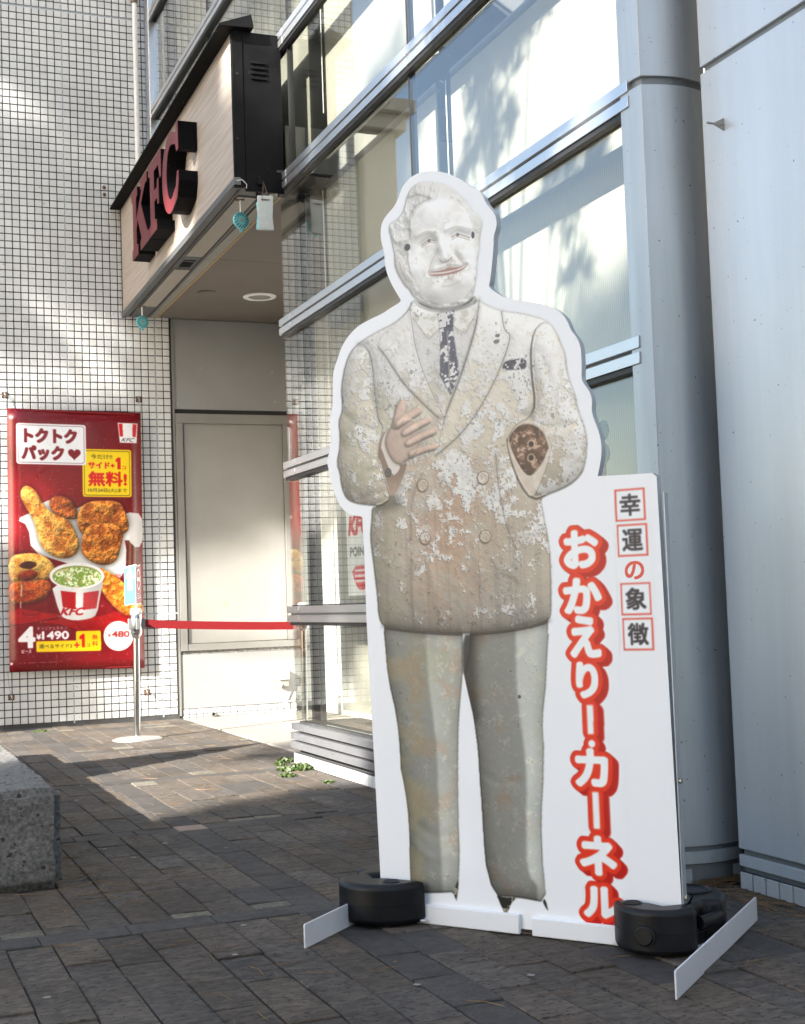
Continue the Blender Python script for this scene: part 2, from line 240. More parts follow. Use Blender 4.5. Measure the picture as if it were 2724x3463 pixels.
SHAPES=dict(
 head=[(90,2189),(138,2178),(174,2162),(202,2141),(225,2116),(247,2093),(258,2068),(280,2049),(292,2029),(284,1999),(279,1974),(277,1944),(269,1920),(267,1884),(260,1854),(252,1822),(244,1805),(217,1794),(169,1790),(122,1797),(80,1816),(51,1839),(39,1851),(31,1868),(16,1881),(-2,1911),(-16,1939),(-19,1967),(-17,1982),(-23,2010),(-28,2038),(-36,2066),(-26,2085),(0,2092),(19,2109),(30,2139),(40,2164),(59,2182)],
 face=[(44,2031),(49,2083),(75,2120),(136,2127),(195,2114),(235,2085),(254,2046),(260,1993),(264,1936),(260,1885),(248,1836),(217,1809),(170,1801),(123,1810),(81,1835),(52,1876),(36,1931),(35,1984)],
 ear=[(-15,1971),(1,1977),(16,1956),(21,1923),(22,1891),(28,1872),(13,1884),(-2,1911),(-14,1939)],
 neck=[(39,1841),(75,1820),(122,1797),(169,1790),(217,1794),(253,1819),(267,1802),(262,1762),(249,1738),(155,1735),(72,1752),(31,1795)],
 torso=[(42,1835),(74,1804),(157,1782),(246,1790),(267,1805),(292,1786),(331,1765),(359,1756),(403,1746),(441,1731),(473,1719),(500,1698),(517,1667),(529,1635),(539,1610),(540,1575),(546,1545),(555,1515),(565,1485),(568,1455),(578,1425),(589,1395),(593,1356),(589,1318),(585,1301),(576,1273),(548,1246),(510,1229),(461,1216),(442,1207),(449,1170),(457,1121),(465,1062),(466,1004),(463,936),(461,888),(453,864),(373,846),(261,835),(152,833),(33,841),(-64,852),(-104,859),(-119,885),(-122,953),(-129,1027),(-136,1085),(-140,1133),(-133,1185),(-130,1222),(-105,1223),(-149,1229),(-187,1236),(-219,1249),(-234,1272),(-243,1305),(-245,1337),(-257,1365),(-245,1407),(-246,1399),(-240,1453),(-245,1496),(-231,1522),(-227,1549),(-231,1587),(-223,1635),(-209,1677),(-188,1712),(-161,1730),(-128,1745),(-77,1762),(-26,1776),(12,1797),(31,1816)],
 armL=[(-161,1730),(-123,1714),(-106,1664),(-103,1589),(-94,1492),(-73,1464),(-97,1418),(-102,1376),(-93,1357),(-71,1287),(-57,1246),(-105,1223),(-149,1229),(-187,1236),(-219,1249),(-234,1272),(-243,1305),(-245,1337),(-257,1365),(-245,1407),(-246,1399),(-240,1453),(-245,1496),(-231,1522),(-227,1549),(-231,1587),(-223,1635),(-209,1677),(-188,1712)],
 armR=[(500,1698),(517,1667),(529,1635),(539,1610),(540,1575),(546,1545),(555,1515),(565,1485),(568,1455),(578,1425),(589,1395),(593,1356),(589,1318),(585,1301),(576,1273),(548,1246),(510,1229),(461,1216),(417,1209),(381,1253),(356,1320),(345,1386),(348,1388),(377,1425),(422,1441),(440,1478),(433,1553),(431,1628),(445,1686),(473,1707)],
 legL=[(-102,856),(-99,841),(33,828),(175,829),(167,716),(158,656),(148,581),(141,481),(137,381),(135,282),(134,193),(126,103),(118,63),(109,88),(84,84),(25,78),(-11,77),(-36,85),(-37,145),(-34,282),(-44,373),(-57,434),(-59,526),(-68,603),(-84,669),(-94,732),(-97,794)],
 legR=[(204,829),(289,832),(452,847),(443,779),(434,683),(418,586),(420,514),(414,418),(403,322),(401,202),(405,151),(407,108),(392,85),(355,88),(317,90),(256,89),(235,117),(220,175),(217,223),(215,287),(214,346),(211,409),(209,493),(199,592),(187,647),(177,691),(172,720),(190,781)],
 gap=[(172,832),(207,831),(195,781),(181,716),(170,720),(166,716)],
 ragR=[(250,94),(278,86),(319,92),(299,75),(288,54),(278,33),(271,48),(261,71)],
 ragR2=[(395,88),(405,94),(413,59),(405,70)],
 ragL=[(109,88),(130,133),(118,63)],
 shirt=[(37,1809),(72,1762),(155,1735),(250,1743),(262,1762),(254,1722),(235,1673),(196,1581),(157,1508),(138,1474),(110,1523),(66,1622),(45,1698),(38,1757)],
 lapL=[(31,1810),(38,1757),(45,1698),(66,1622),(110,1523),(138,1469),(117,1471),(62,1523),(9,1576),(-32,1634),(-67,1686),(-92,1710),(-71,1745),(-14,1774)],
 lapR=[(270,1807),(308,1770),(342,1751),(348,1699),(372,1686),(341,1614),(316,1567),(261,1487),(201,1422),(140,1381),(103,1359),(138,1464),(157,1508),(196,1581),(235,1673),(258,1732),(265,1766)],
 pocket=[(334,1588),(344,1612),(375,1614),(414,1613),(416,1581),(379,1583)],
 cuffR=[(348,1388),(363,1409),(388,1424),(421,1423),(451,1406),(468,1377),(474,1347),(470,1345),(455,1312),(429,1284),(409,1273),(388,1292),(367,1329),(352,1365)],
 cuffRo=[(348,1388),(363,1414),(389,1432),(422,1433),(454,1413),(474,1381),(481,1347),(478,1344),(465,1301),(441,1249),(414,1209),(386,1248),(361,1305),(344,1366)],
 cuffL=[(-61,1457),(-84,1438),(-97,1408),(-102,1372),(-93,1362),(-77,1303),(-54,1246),(-28,1278),(-4,1323),(3,1349),(-19,1340),(-43,1350),(-61,1375),(-75,1408)],
 shcuff=[(-63,1455),(-81,1433),(-90,1402),(-85,1393),(-71,1355),(-51,1311),(-32,1320),(-19,1340),(-43,1350),(-61,1375),(-75,1408),(-71,1429)],
 palm=[(-72,1405),(-72,1427),(-52,1456),(-26,1480),(5,1482),(35,1469),(46,1437),(48,1395),(31,1370),(0,1357),(-22,1342),(-46,1353),(-64,1381)],
 thumb=[(-48,1456),(-38,1487),(-27,1522),(-11,1539),(5,1539),(10,1524),(3,1498),(-7,1473),(-21,1453)],
 f1=[(-38,1476),(-7,1489),(31,1506),(52,1510),(61,1500),(55,1490),(30,1480),(-8,1463),(-33,1455)],
 f2=[(-15,1442),(23,1460),(60,1472),(84,1475),(92,1467),(83,1458),(53,1449),(16,1434),(-9,1426)],
 f3=[(-4,1410),(40,1427),(77,1439),(102,1444),(111,1436),(105,1425),(76,1418),(39,1406),(2,1394)],
 f4=[(7,1378),(44,1387),(81,1394),(105,1396),(112,1388),(104,1379),(74,1376),(37,1367),(13,1362)],
)
STROKES=dict(
 lapLo=[(-85,1707),(-64,1685),(-32,1634),(9,1576),(62,1523),(117,1471)],
 lapLi=[(31,1810),(38,1757),(45,1698),(66,1622),(110,1523),(138,1469)],
 lapRi=[(270,1804),(265,1766),(258,1732),(235,1673),(196,1581),(157,1508),(138,1466)],
 lapRo=[(342,1756),(348,1699),(372,1686),(341,1614),(316,1567),(261,1487),(201,1422),(140,1381),(103,1359)],
 armLs=[(-161,1730),(-129,1720),(-112,1686),(-106,1589),(-99,1525),(-93,1482)],
 armRs=[(431,1633),(430,1554),(439,1503),(428,1445)],
 seam1=[(6,1053),(-2,950),(10,857)],
 seam2=[(304,1349),(308,1264),(321,1178),(336,1118),(361,1067)],
 seam3=[(276,1041),(302,1005),(346,989),(362,971)],
 under=[(-57,1246),(-30,1231),(-105,1222)],
 frontedge=[(53,1308),(21,1259),(9,1198),(9,1125)],
 creaseL=[(45,828),(44,757),(48,681),(61,569),(67,499),(67,378),(66,278),(69,203)],
 creaseR=[(342,829),(340,731),(341,634),(353,537),(360,440),(352,295),(349,199),(355,156),(378,130)],
 hair=[(39,2148),(76,2152),(118,2131)],
 hair2=[(112,2132),(63,2120),(43,2094),(38,2047),(40,2021)],
 jaw=[(52,1876),(75,1830),(122,1800),(170,1793),(217,1796),(247,1820)],
 hemline=[(-107,859),(33,841),(152,833),(261,835),(373,846),(455,864)],
 smileL=[(129,1963),(110,1935),(102,1905)],
 smileR=[(194,1953),(217,1923),(231,1910)],
)
MARKS=dict(
 hole1=(30,1999),
 hole2=(257,1997),
 eyeL=[(82,1995),(107,2009),(128,2002)],
 eyeR=[(187,2002),(206,2010),(246,1990)],
 browL=[(65,2027),(102,2036),(132,2026)],
 browR=[(168,2027),(204,2034),(250,2015)],
 nose=[(137,2009),(129,1963),(134,1944),(164,1933),(194,1940),(191,1953),(173,2013)],
 mouthT=[(103,1907),(151,1910),(172,1915),(198,1910),(232,1910)],
 mouthB=[(232,1905),(203,1894),(156,1891),(105,1899)],
 b1=(53,1275),
 b2=(259,1282),
 b3=(56,1117),
 b4=(259,1111),
 cb=(-66,1323),
 bh1=(325,1690),
 bh2=(321,1673),
 ch1=(419,1366),
 ch2=(417,1327),
 hl=(349,653),
 knot=(156,1764),
 tieb=(153,1545),
)
# ---------------------------------------------------------------- printed picture on the board
PPM=760; PU0,PV0,PU1,PV1=-0.31,0.0,0.82,2.24
def box_blur(a,r):
    if r<0.3: return a
    r=max(1,int(round(r)))
    for ax in (0,1):
        for _ in range(2):
            p=np.pad(a,[(r+1,r) if k==ax else (0,0) for k in (0,1)],mode='edge')
            c=np.cumsum(p,axis=ax,dtype=np.float64)
            n=a.shape[ax]
            hi=np.take(c,range(2*r+1,2*r+1+n),axis=ax); lo=np.take(c,range(0,n),axis=ax)
            a=(hi-lo)/(2*r+1)
    return a
def vnoise(shape,cell,seed):
    rs=np.random.RandomState(seed); h,w=shape
    gh,gw=int(h/cell)+3,int(w/cell)+3
    g=rs.rand(gh,gw)
    y=np.arange(h)/cell; x=np.arange(w)/cell
    yi=y.astype(int); xi=x.astype(int); fy=y-yi; fx=x-xi
    fy=(fy*fy*(3-2*fy))[:,None]; fx=(fx*fx*(3-2*fx))[None,:]
    a=g[yi][:,xi];b=g[yi][:,xi+1];c=g[yi+1][:,xi];d=g[yi+1][:,xi+1]
    return (a*(1-fx)+b*fx)*(1-fy)+(c*(1-fx)+d*fx)*fy
def fbm(shape,cell,seed,octv=4,gain=0.55):
    t=0;amp=1;s=0
    for k in range(octv):
        t=t+amp*vnoise(shape,max(cell/2**k,1.3),seed+17*k); s+=amp; amp*=gain
    return t/s
def smooth_poly(P,closed=True,it=2):
    P=np.array(P,float)
    for _ in range(it):
        if closed: Q=np.roll(P,-1,0)
        else: Q=P[1:]
        A=P if closed else P[:-1]
        R=np.empty((2*len(A),2)); R[0::2]=.75*A+.25*Q; R[1::2]=.25*A+.75*Q
        if not closed: R=np.vstack([P[:1],R,P[-1:]])
        P=R
    return P
class Canvas:
    def __init__(s,u0,v0,u1,v1,ppm):
        s.u0,s.v1,s.ppm=u0,v1,ppm; s.w=int((u1-u0)*ppm); s.h=int((v1-v0)*ppm)
        s.img=np.ones((s.h,s.w,3)); s.shape=(s.h,s.w)
    def px(s,P): P=np.array(P,float); return np.stack([(P[...,0]-s.u0)*s.ppm,(s.v1-P[...,1])*s.ppm],-1)
    def mask(s,P,smooth=1,soft=0.8):
        P=s.px(smooth_poly(P,True,smooth) if smooth else P)
        m=np.zeros(s.shape); x0=max(0,int(P[:,0].min())-3);x1=min(s.w,int(P[:,0].max())+4);y0=max(0,int(P[:,1].min())-3);y1=min(s.h,int(P[:,1].max())+4)
        if x1<=x0 or y1<=y0: return m
        X=np.arange(x0,x1)+.5; acc=np.zeros((y1-y0,x1-x0))
        for sub in (.25,.75):
            Y=np.arange(y0,y1)+sub
            A=P;B=np.roll(P,-1,0)
            ins=np.zeros((y1-y0,x1-x0),bool)
            for (ax,ay),(bx,by) in zip(A,B):
                if ay==by: continue
                r=(Y>=min(ay,by))&(Y<max(ay,by))
                if not r.any(): continue
                xc=ax+(Y[r]-ay)*(bx-ax)/(by-ay)
                ins[r]^=(X[None,:]<xc[:,None])
            acc+=ins*.5
        m[y0:y1,x0:x1]=acc
        return np.clip(box_blur(m,soft),0,1) if soft>=.3 else m
    def dist(s,P,maxd,smooth=2):
        P=s.px(smooth_poly(P,False,smooth)); d=np.full(s.shape,1e3)
        for (ax,ay),(bx,by) in zip(P[:-1],P[1:]):
            x0=max(0,int(min(ax,bx)-maxd));x1=min(s.w,int(max(ax,bx)+maxd)+2);y0=max(0,int(min(ay,by)-maxd));y1=min(s.h,int(max(ay,by)+maxd)+2)
            if x1<=x0 or y1<=y0: continue
            X,Y=np.meshgrid(np.arange(x0,x1)+.5,np.arange(y0,y1)+.5)
            L=(bx-ax)**2+(by-ay)**2+1e-9; t=np.clip(((X-ax)*(bx-ax)+(Y-ay)*(by-ay))/L,0,1)
            q=np.hypot(X-ax-t*(bx-ax),Y-ay-t*(by-ay))
            d[y0:y1,x0:x1]=np.minimum(d[y0:y1,x0:x1],q)
        return d
    def stroke(s,P,wid,soft=1.0,smooth=2):
        d=s.dist(P,wid+3*soft+2,smooth); return np.clip((wid+soft-d)/(2*soft),0,1)
    def over(s,col,m,a=1.0):
        m=(m*a)[...,None]; c=np.array(col) if not isinstance(col,np.ndarray) else col
        s.img=s.img*(1-m)+c*m
def lerp(a,b,t): return np.array(a)*(1-t[...,None])+np.array(b)*t[...,None]
def sstep(a,lo,hi): t=np.clip((a-lo)/(hi-lo),0,1); return t*t*(3-2*t)
def paint_statue():
    c=Canvas(PU0,PV0,PU1,PV1,PPM); sh=c.shape
    S={k:np.array(v)/1000 for k,v in SHAPES.items()}; L={k:np.array(v)/1000 for k,v in STROKES.items()}; K={k:np.array(v)/1000 for k,v in MARKS.items()}
    white=np.array((.955,.965,.975)); c.img[:]=white
    V=(PV1-np.arange(c.h)/PPM)[:,None]*np.ones((1,c.w)); U=(PU0+np.arange(c.w)/PPM)[None,:]*np.ones((c.h,1))
    M={k:c.mask(S[k],1) for k in ('head','face','ear','neck','torso','armL','armR','legL','legR','gap','ragR','ragR2','ragL','shirt','lapL','lapR','pocket','cuffR','cuffRo','cuffL','shcuff','palm','thumb','f1','f2','f3','f4')}
    for k in ('legL','legR'):
        P=S[k].copy(); P[P[:,1]>.80,1]+=.06; M[k]=np.maximum(M[k],c.mask(P,0))
    body=np.maximum.reduce([M['head'],M['torso'],M['legL'],M['legR'],M['neck']])
    n1=fbm(sh,150,1,4); n2=fbm(sh,46,2,5,.6); n3=fbm(sh,16,3,4,.6); n4=fbm(sh,5,4,3,.6); n5=fbm(sh,90,5,4); n6=fbm(sh,60,6,5,.62)
    # ---- height field
    Hh=np.zeros(sh)
    def infl(m,r,a):
        return a*r*np.sqrt(np.clip(box_blur(m,r)*m-.0,0,1))
    Hh+=infl(M['torso'],70,1.2)+infl(M['torso'],22,.8)
    tnoarm=np.clip(M['torso']-M['armL']-M['armR'],0,1)
    Hh+=infl(tnoarm,34,.9)+infl(M['armL'],30,1.3)+infl(M['armL'],10,1.0)+infl(M['armR'],30,1.3)+infl(M['armR'],10,1.0)
    Hh+=infl(M['head'],36,1.2)+infl(box_blur(M['face'],10),30,.18)+infl(M['ear'],7,.6)
    Hh+=(1-M['torso'])*(infl(M['legL'],28,1.6)+infl(M['legR'],30,1.6)+infl(M['legL'],9,1.0)+infl(M['legR'],9,1.0))
    Hh+=infl(M['lapL'],6,.5)+infl(M['lapR'],6,.5)-infl(M['shirt'],18,.5)
    for k,a in (('palm',1.3),('thumb',1.2),('f1',1.2),('f2',1.2),('f3',1.2),('f4',1.2)): Hh+=infl(M[k],7,a)+infl(M[k],3,.8)
    Hh+=infl(M['cuffRo'],5,1.0)-infl(M['cuffR'],10,1.6)
    for k in ('creaseL','creaseR'):
        pass
    # cloth folds
    for P,a,w in (([( .02,1.30),(-.06,1.34),(-.14,1.33)],-4,6),([(.0,1.26),(-.08,1.27),(-.17,1.25)],-4,7),([(-.22,1.52),(-.17,1.47),(-.12,1.46)],-4,7),([(.46,1.62),(.50,1.50),(.49,1.42)],-4,8),([(.40,1.45),(.47,1.40),(.55,1.41)],-4,7),([(.06,1.05),(.10,.92),(.08,.80)],3,9),([(.22,1.1),(.25,.95),(.24,.82)],3,9),([(-.09,.62),(-.04,.58),(.02,.57)],-3,6),([(.12,.2),(.18,.17),(.24,.19)],-5,8),([(-.02,.22),(.04,.17),(.1,.2)],6,9),([(.0,.27),(.05,.24),(.1,.25)],-6,9),([(.2,.45),(.27,.40),(.33,.42)],-3,7)):
        d=c.dist(np.array(P),60); Hh+=a*(.45 if P[0][1]<.7 else .8)*np.exp(-(d/(w*1.3))**2)
    # face relief (a plain old man, clean shaven)
    fx,fy=K['nose'][3]; nt=K['nose'][0]
    d=c.dist(np.array([nt,K['nose'][3]+(0,.006)]),60,0); Hh+=M['face']*6.5*np.exp(-(d/10)**2)*sstep(V,fy-.012,fy+.012)
    d=c.dist(np.array([K['nose'][3]+(-.012,.006),K['nose'][3]+(.014,.010)]),40,0); Hh+=6*np.exp(-(d/11)**2)
    for k in ('eyeL','eyeR'):
        d=c.dist(K[k],40); Hh+=-6*np.exp(-(d/9)**2)
    for k in ('browL','browR'):
        d=c.dist(K[k],40); Hh+=4*np.exp(-(d/6)**2)
    for u,v,a,r in ((.030,1.930,11,26),(.212,1.950,11,24),(.128,1.848,9,24),(.115,2.09,8,50),(.06,1.86,6,26),(.20,1.88,6,24)):
        Hh+=a*np.exp(-(((U-u)**2+(V-v)**2)*PPM**2)/r**2)
    d=c.dist((K['mouthT']+K['mouthT'][::-1])/2*0+K['mouthT'],40); Hh+=3*np.exp(-((d-7)/5)**2)
    for k in ('smileL','smileR'): Hh+=-5*np.exp(-(c.dist(L[k],40)/7)**2)
    for k,a in (('b1',1),('b2',1),('b3',1),('b4',1)):
        u,v=K[k]; r=np.hypot((U-u)*1.0,(V-v))*PPM; Hh+=5*sstep(-r,-15,-12)-2*sstep(-r,-11,-8)
    Hh+= -2.2*np.exp(-(c.dist(L['hair'],40)/3)**2)-2.2*np.exp(-(c.dist(L['hair2'],40)/3)**2)
    # hair waves
    hair=np.clip(M['head']-M['face']-M['ear'],0,1)
    Hh+=hair*2.6*np.sin((U*.8+V*.45)*125+n2*12)
    Hh+=body*((n3-.5)*1.8+(n2-.5)*4+(n4-.5)*.5)*(1-.45*M['head'])*(1-.5*np.maximum(M['legL'],M['legR']))
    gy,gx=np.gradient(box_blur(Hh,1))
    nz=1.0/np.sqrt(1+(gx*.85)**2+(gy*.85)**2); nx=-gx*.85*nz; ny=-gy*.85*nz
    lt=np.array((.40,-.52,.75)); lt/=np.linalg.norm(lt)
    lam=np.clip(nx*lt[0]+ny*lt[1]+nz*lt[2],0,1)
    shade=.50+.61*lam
    # ---- pigment
    top=sstep(V+.22*(n5-.5)+.16*(U-.1),1.40,1.80)         # whiter towards the shoulders
    white_p=np.array((.925,.915,.895)); buff=lerp((.86,.815,.72),(.91,.88,.81),n2)
    brown=lerp((.68,.635,.565),(.79,.735,.66),n5); rust=lerp((.68,.545,.45),(.80,.66,.55),n3); grey=lerp((.68,.665,.63),(.77,.75,.71),n2)
    green=lerp((.63,.62,.50),(.72,.71,.60),n3)
    jac=lerp(brown,buff,sstep(V+.25*(n1-.5),1.18,1.5)) if False else brown*(1-sstep(V+.3*(n1-.5),1.16,1.52))[...,None]+buff*sstep(V+.3*(n1-.5),1.16,1.52)[...,None]
    jac=jac*(1-sstep(n5,.50,.66)[...,None]*.55)+grey*(sstep(n5,.50,.66)[...,None]*.55)
    low=sstep(-V+.25*(n1-.5)+.15*(n6-.5),-1.12,-.88)*.65; jac=jac*(1-low[...,None])+lerp((.58,.565,.53),(.72,.70,.655),n2)*low[...,None]
    cen=np.exp(-((U-.13)/.15)**2-((V-1.16)/.30)**2)
    jac=jac*(1-(cen*sstep(n6,.34,.56)*.85)[...,None])+rust*(cen*sstep(n6,.34,.56)*.85)[...,None]
    left=sstep(-U,-.03,.10); jac=jac*(1-(left*.5*sstep(n2,.4,.6))[...,None])+green*(left*.5*sstep(n2,.4,.6))[...,None]
    # old white coat left in flakes
    cover=.535-.17*sstep(V,1.40,1.85)-.06*sstep(U,.3,.52)+.07*sstep(-V,-1.25,-.95)-.05*np.exp(-((U-.2)/.12)**2-((V-1.36)/.12)**2)
    n7=fbm(sh,30,41,5,.66); fl=n6*.34+n7*.36+n3*.16+n4*.14+.03*np.sin(V*38+n5*9)*n1
    flake=sstep(fl,cover-.012,cover+.022)*(.55+.45*sstep(n2+.3*n4,.42,.62))
    small=sstep(n3*.5+n4*.5,.625,.66)*(V>.8)*sstep(n1,.35,.6)
    flake=np.maximum(flake*(V>.82),small)
    edge=np.clip(np.roll(np.roll(flake,2,0),-2,1)-flake,0,1)
    jac=jac*(1-flake[...,None])+(white_p*(.93+.10*n2[...,None]))*flake[...,None]
    jac*=(1-.20*edge)[...,None]; drip=sstep(vnoise(sh,1,5)*0+fbm((1,sh[1]),7,71,3)+.25*(n5-.5),.56,.70)*sstep(-V+.15*n2,-1.42,-1.0); jac*=(1-.055*drip)[...,None]
    jac=jac*(1-(top*.55)[...,None])+white_p*(top*.55)[...,None]
    pit=sstep(n4*.6+n3*.4,.60,.66)*sstep(n6,.45,.6)*.30; jac*=(1-pit)[...,None]
    pants=lerp((.60,.605,.565),(.75,.75,.71),n5)
    pants=pants*(1-(sstep(n1,.5,.68)*.6)[...,None])+green*(sstep(n1,.5,.68)*.6)[...,None]
    pants=pants*(1-(sstep(n6,.56,.70)*.5)[...,None])+rust*(sstep(n6,.56,.70)*.5)[...,None]
    blue=np.clip(sstep(U,.28,.40)+sstep(-np.abs(U-.06),-.05,-.01)*.4,0,1)*.5; pants=pants*(1-blue[...,None])+np.array((.74,.765,.75))*blue[...,None]
    pf=np.maximum(sstep(n3*.65+n4*.35,.585,.625)*.75*sstep(n2,.40,.56),sstep(n7*.5+n4*.5,.60,.64)*.55*sstep(n6,.44,.58)); pants=pants*(1-pf[...,None])+np.array((.80,.79,.73))*pf[...,None]
    dk=sstep(n4*.5+n3*.5,.68,.74)*.2; pants*=(1-dk)[...,None]
    headc=lerp((.885,.875,.85),(.945,.94,.925),sstep(n2,.35,.6))
    hd=sstep(n3*.5+n6*.5,.60,.68)*.5*sstep(-U,-.12,.02); headc=headc*(1-hd[...,None])+np.array((.72,.68,.60))*hd[...,None]
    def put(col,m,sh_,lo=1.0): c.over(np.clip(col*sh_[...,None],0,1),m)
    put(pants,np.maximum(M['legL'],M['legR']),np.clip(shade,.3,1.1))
    for k,cr_,dk_,lt_ in (('legL','creaseL',.20,.07),('legR','creaseR',.22,.10)):      # printed light and dark halves either side of the crease
        P=smooth_poly(L[cr_],False,2); o_=np.argsort(P[:,1]); uc=np.interp(V[:,0],P[o_,1],P[o_,0])[:,None]
        t=sstep(U-uc+.004*(n3-.5),-.006,.010); fac=(1-dk_*(.75+.5*n5))*(1-t)+(1+lt_-.9*np.clip(U-uc-.02,0,.2))*t
        c.img=c.img*(1-M[k][...,None])+c.img*(fac*M[k])[...,None]
    og=sstep(n1*.5+n6*.5,.46,.58)*sstep(-U,-.10,.02)*M['legL']*.45; c.over(lerp((.60,.57,.40),(.64,.55,.42),n3),og)
    for k,a in (('legL',.30),('legR',.34)):      # rounded sides of the printed legs
        e=np.clip(1-box_blur(M[k],24)*1.0,0,1)*M[k]; c.img*=(1-a*1.3*np.clip(e-.08,0,1))[...,None]
    c.over((.16,.19,.20),box_blur(M['gap'],3),.95)
    ga=np.exp(-(c.dist(np.array([(.195,.86),(.192,.72),(.195,.6)]),60)/20)**2)*M['legR']; c.img*=(1-.55*ga)[...,None]
    for k in ('ragR','ragR2','ragL'): c.over(lerp((.12,.12,.11),(.62,.58,.5),sstep(n3,.52,.6)),M[k])
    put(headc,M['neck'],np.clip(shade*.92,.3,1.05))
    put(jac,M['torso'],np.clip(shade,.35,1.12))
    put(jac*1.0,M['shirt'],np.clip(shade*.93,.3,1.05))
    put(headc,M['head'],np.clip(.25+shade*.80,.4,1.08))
    hb=box_blur(M['hair'] if 'hair' in M else hair,2); c.img*=(1-.05*hb)[...,None]
    # shade under chin, sleeves, hem
    c.img*=(1-.30*np.exp(-(c.dist(L['jaw'],60)/10)**2)*M['neck'])[...,None]
    c.img*=(1-.14*np.exp(-(c.dist(L['armLs'],60)/12)**2)*M['torso'])[...,None]
    c.img*=(1-.07*np.exp(-(c.dist(L['armRs'],60)/14)**2)*M['torso'])[...,None]
    c.img*=(1-.40*np.exp(-(c.dist(L['under'],60)/16)**2)*tnoarm)[...,None]
    c.img*=(1-.28*np.exp(-(c.dist(L['hemline'],60)/12)**2)*np.maximum(M['legL'],M['legR']))[...,None]
    # dark neck tie, plain, paint half gone
    kx,ky=K['knot']; bx,by=K['tieb']
    for sx in (-1,1):
        P=[(kx+sx*.115,ky+.018),(kx+sx*.062,ky-.055),(kx+sx*.004,ky-.012),(kx+sx*.03,ky+.012)]
        m=c.mask(P,0,1.2); c.img*=(1-.22*np.clip(box_blur(m,6)-m,0,1)*M['torso'])[...,None]; c.over(lerp((.80,.78,.73),(.92,.91,.88),sstep(n3,.4,.6)),m,.95); c.over((.55,.48,.42),c.stroke(np.array(P[:3]),.7,.9,0),.6)
    tie=c.mask([(kx-.030,ky+.018),(kx+.030,ky+.020),(kx+.022,ky-.030),(kx+.038,by+.05),(kx+.006,by-.012),(kx-.028,by+.05),(kx-.022,ky-.030)],0)
    knotl=c.stroke(np.array([(kx-.024,ky-.028),(kx+.024,ky-.026)]),1.2)
    chips=sstep(n3*.45+n4*.3+n2*.25,.525,.55)
    c.over(lerp((.24,.25,.32),(.36,.36,.42),n3),tie,.95)
    c.over(np.array((.86,.85,.83)),tie*chips); c.over((.62,.6,.58),c.stroke(np.array([(kx+.003,ky-.04),(kx+.005,by)]),1.6,1.5)*tie,.8)
    c.over((.2,.2,.24),knotl,.7)
    # creases
    for k,w,a in (('lapLo',1.0,.55),('lapLi',.8,.45),('lapRi',.9,.42),('lapRo',1.1,.6),('armLs',.7,.35),('armRs',.4,.15),('seam1',.5,.25),('seam2',.9,.55),('seam3',.6,.45),('frontedge',.8,.4),('hemline',.8,.4),('hair2',.8,.4),('hair',.8,.4)):
        br=.45+.55*sstep(n3,.4,.6)
        c.over((.40,.33,.27),c.stroke(L[k],w,.9),a*1.0); c.img*=(1-(.10*np.exp(-(c.dist(L[k],30)/6)**2)))[...,None]
    cr=np.abs(fbm(sh,70,31,3)-.5); ck=sstep(-cr,-.006,-.001)*M['torso']*sstep(n1,.45,.6); c.over((.45,.38,.32),ck,.45)
    cr=np.abs(fbm(sh,40,37,3)-.5); ck=sstep(-cr,-.006,-.001)*M['head']*sstep(n5,.55,.65); c.over((.55,.48,.42),ck,.5)
    # pocket
    c.over(lerp((.25,.25,.30),(.85,.84,.82),sstep(n4*.5+n3*.5,.54,.58)),M['pocket'])
    for k,r in (('bh1',6),('bh2',7)):
        u,v=K[k]; m=sstep(-np.hypot((U-u)*.8,(V-v)*1.3)*PPM,-r,-r+2); c.over((.36,.35,.33),m,.85)
    # sleeve end without a hand: rusty opening with bolt holes
    c.over(lerp((.30,.20,.15),(.62,.45,.35),sstep(n3*.6+n6*.4,.36,.62)),M['cuffR']); c.over((.78,.68,.60),M['cuffR']*sstep(n3*.5+n4*.5,.58,.62),.8)
    c.img*=(1-.60*np.clip(1-box_blur(M['cuffR'],14)*1.10,0,1)*M['cuffR'])[...,None]
    ring=np.clip(M['cuffRo']-M['cuffR'],0,1); c.over(lerp((.80,.72,.64),(.9,.86,.80),n3),ring,.85)
    c.over((.42,.35,.3),np.clip(box_blur(M['cuffRo'],2)-M['cuffRo'],0,1)*2*M['torso'],.6)
    for k in ('ch1','ch2'):
        u,v=K[k]; m=sstep(-np.hypot(U-u,V-v)*PPM,-7,-5); c.over((.78,.66,.55),sstep(-np.hypot(U-u,V-v)*PPM,-11,-9),.6); c.over((.13,.12,.12),m)
    # other sleeve, shirt cuff, hand
    c.over((.50,.42,.36),M['cuffL']); c.over(lerp((.62,.50,.42),(.80,.70,.62),n3),M['cuffL']*sstep(-V,-1.33,-1.24))
    c.over((.87,.83,.79),M['shcuff'],.95)
    c.over((.80,.74,.67),np.clip(box_blur(M['cuffL'],3)-M['cuffL'],0,1)*2,.9)
    u,v=K['cb']; r=np.hypot((U-u)*1.2,V-v)*PPM; c.over((.24,.23,.23),sstep(-r,-12,-9)); c.over((.42,.41,.40),sstep(-np.abs(r-5),-2.5,-1)*.8)
    skin=lerp((.77,.66,.585),(.86,.76,.70),n2)
    for k in ('palm','thumb','f4','f3','f2','f1'):
        sd=box_blur(M[k],5); c.img*=(1-.40*np.clip(sd-M[k],0,1)*M['torso'])[...,None]
        g=np.clip(.25+.82*shade,.5,1.12)
        put(skin*(.88 if k=='palm' else 1.0),M[k],g)
        e=np.clip(1-box_blur(M[k],4)*1.05,0,1)*M[k]; c.over((.52,.40,.33),e,.55)
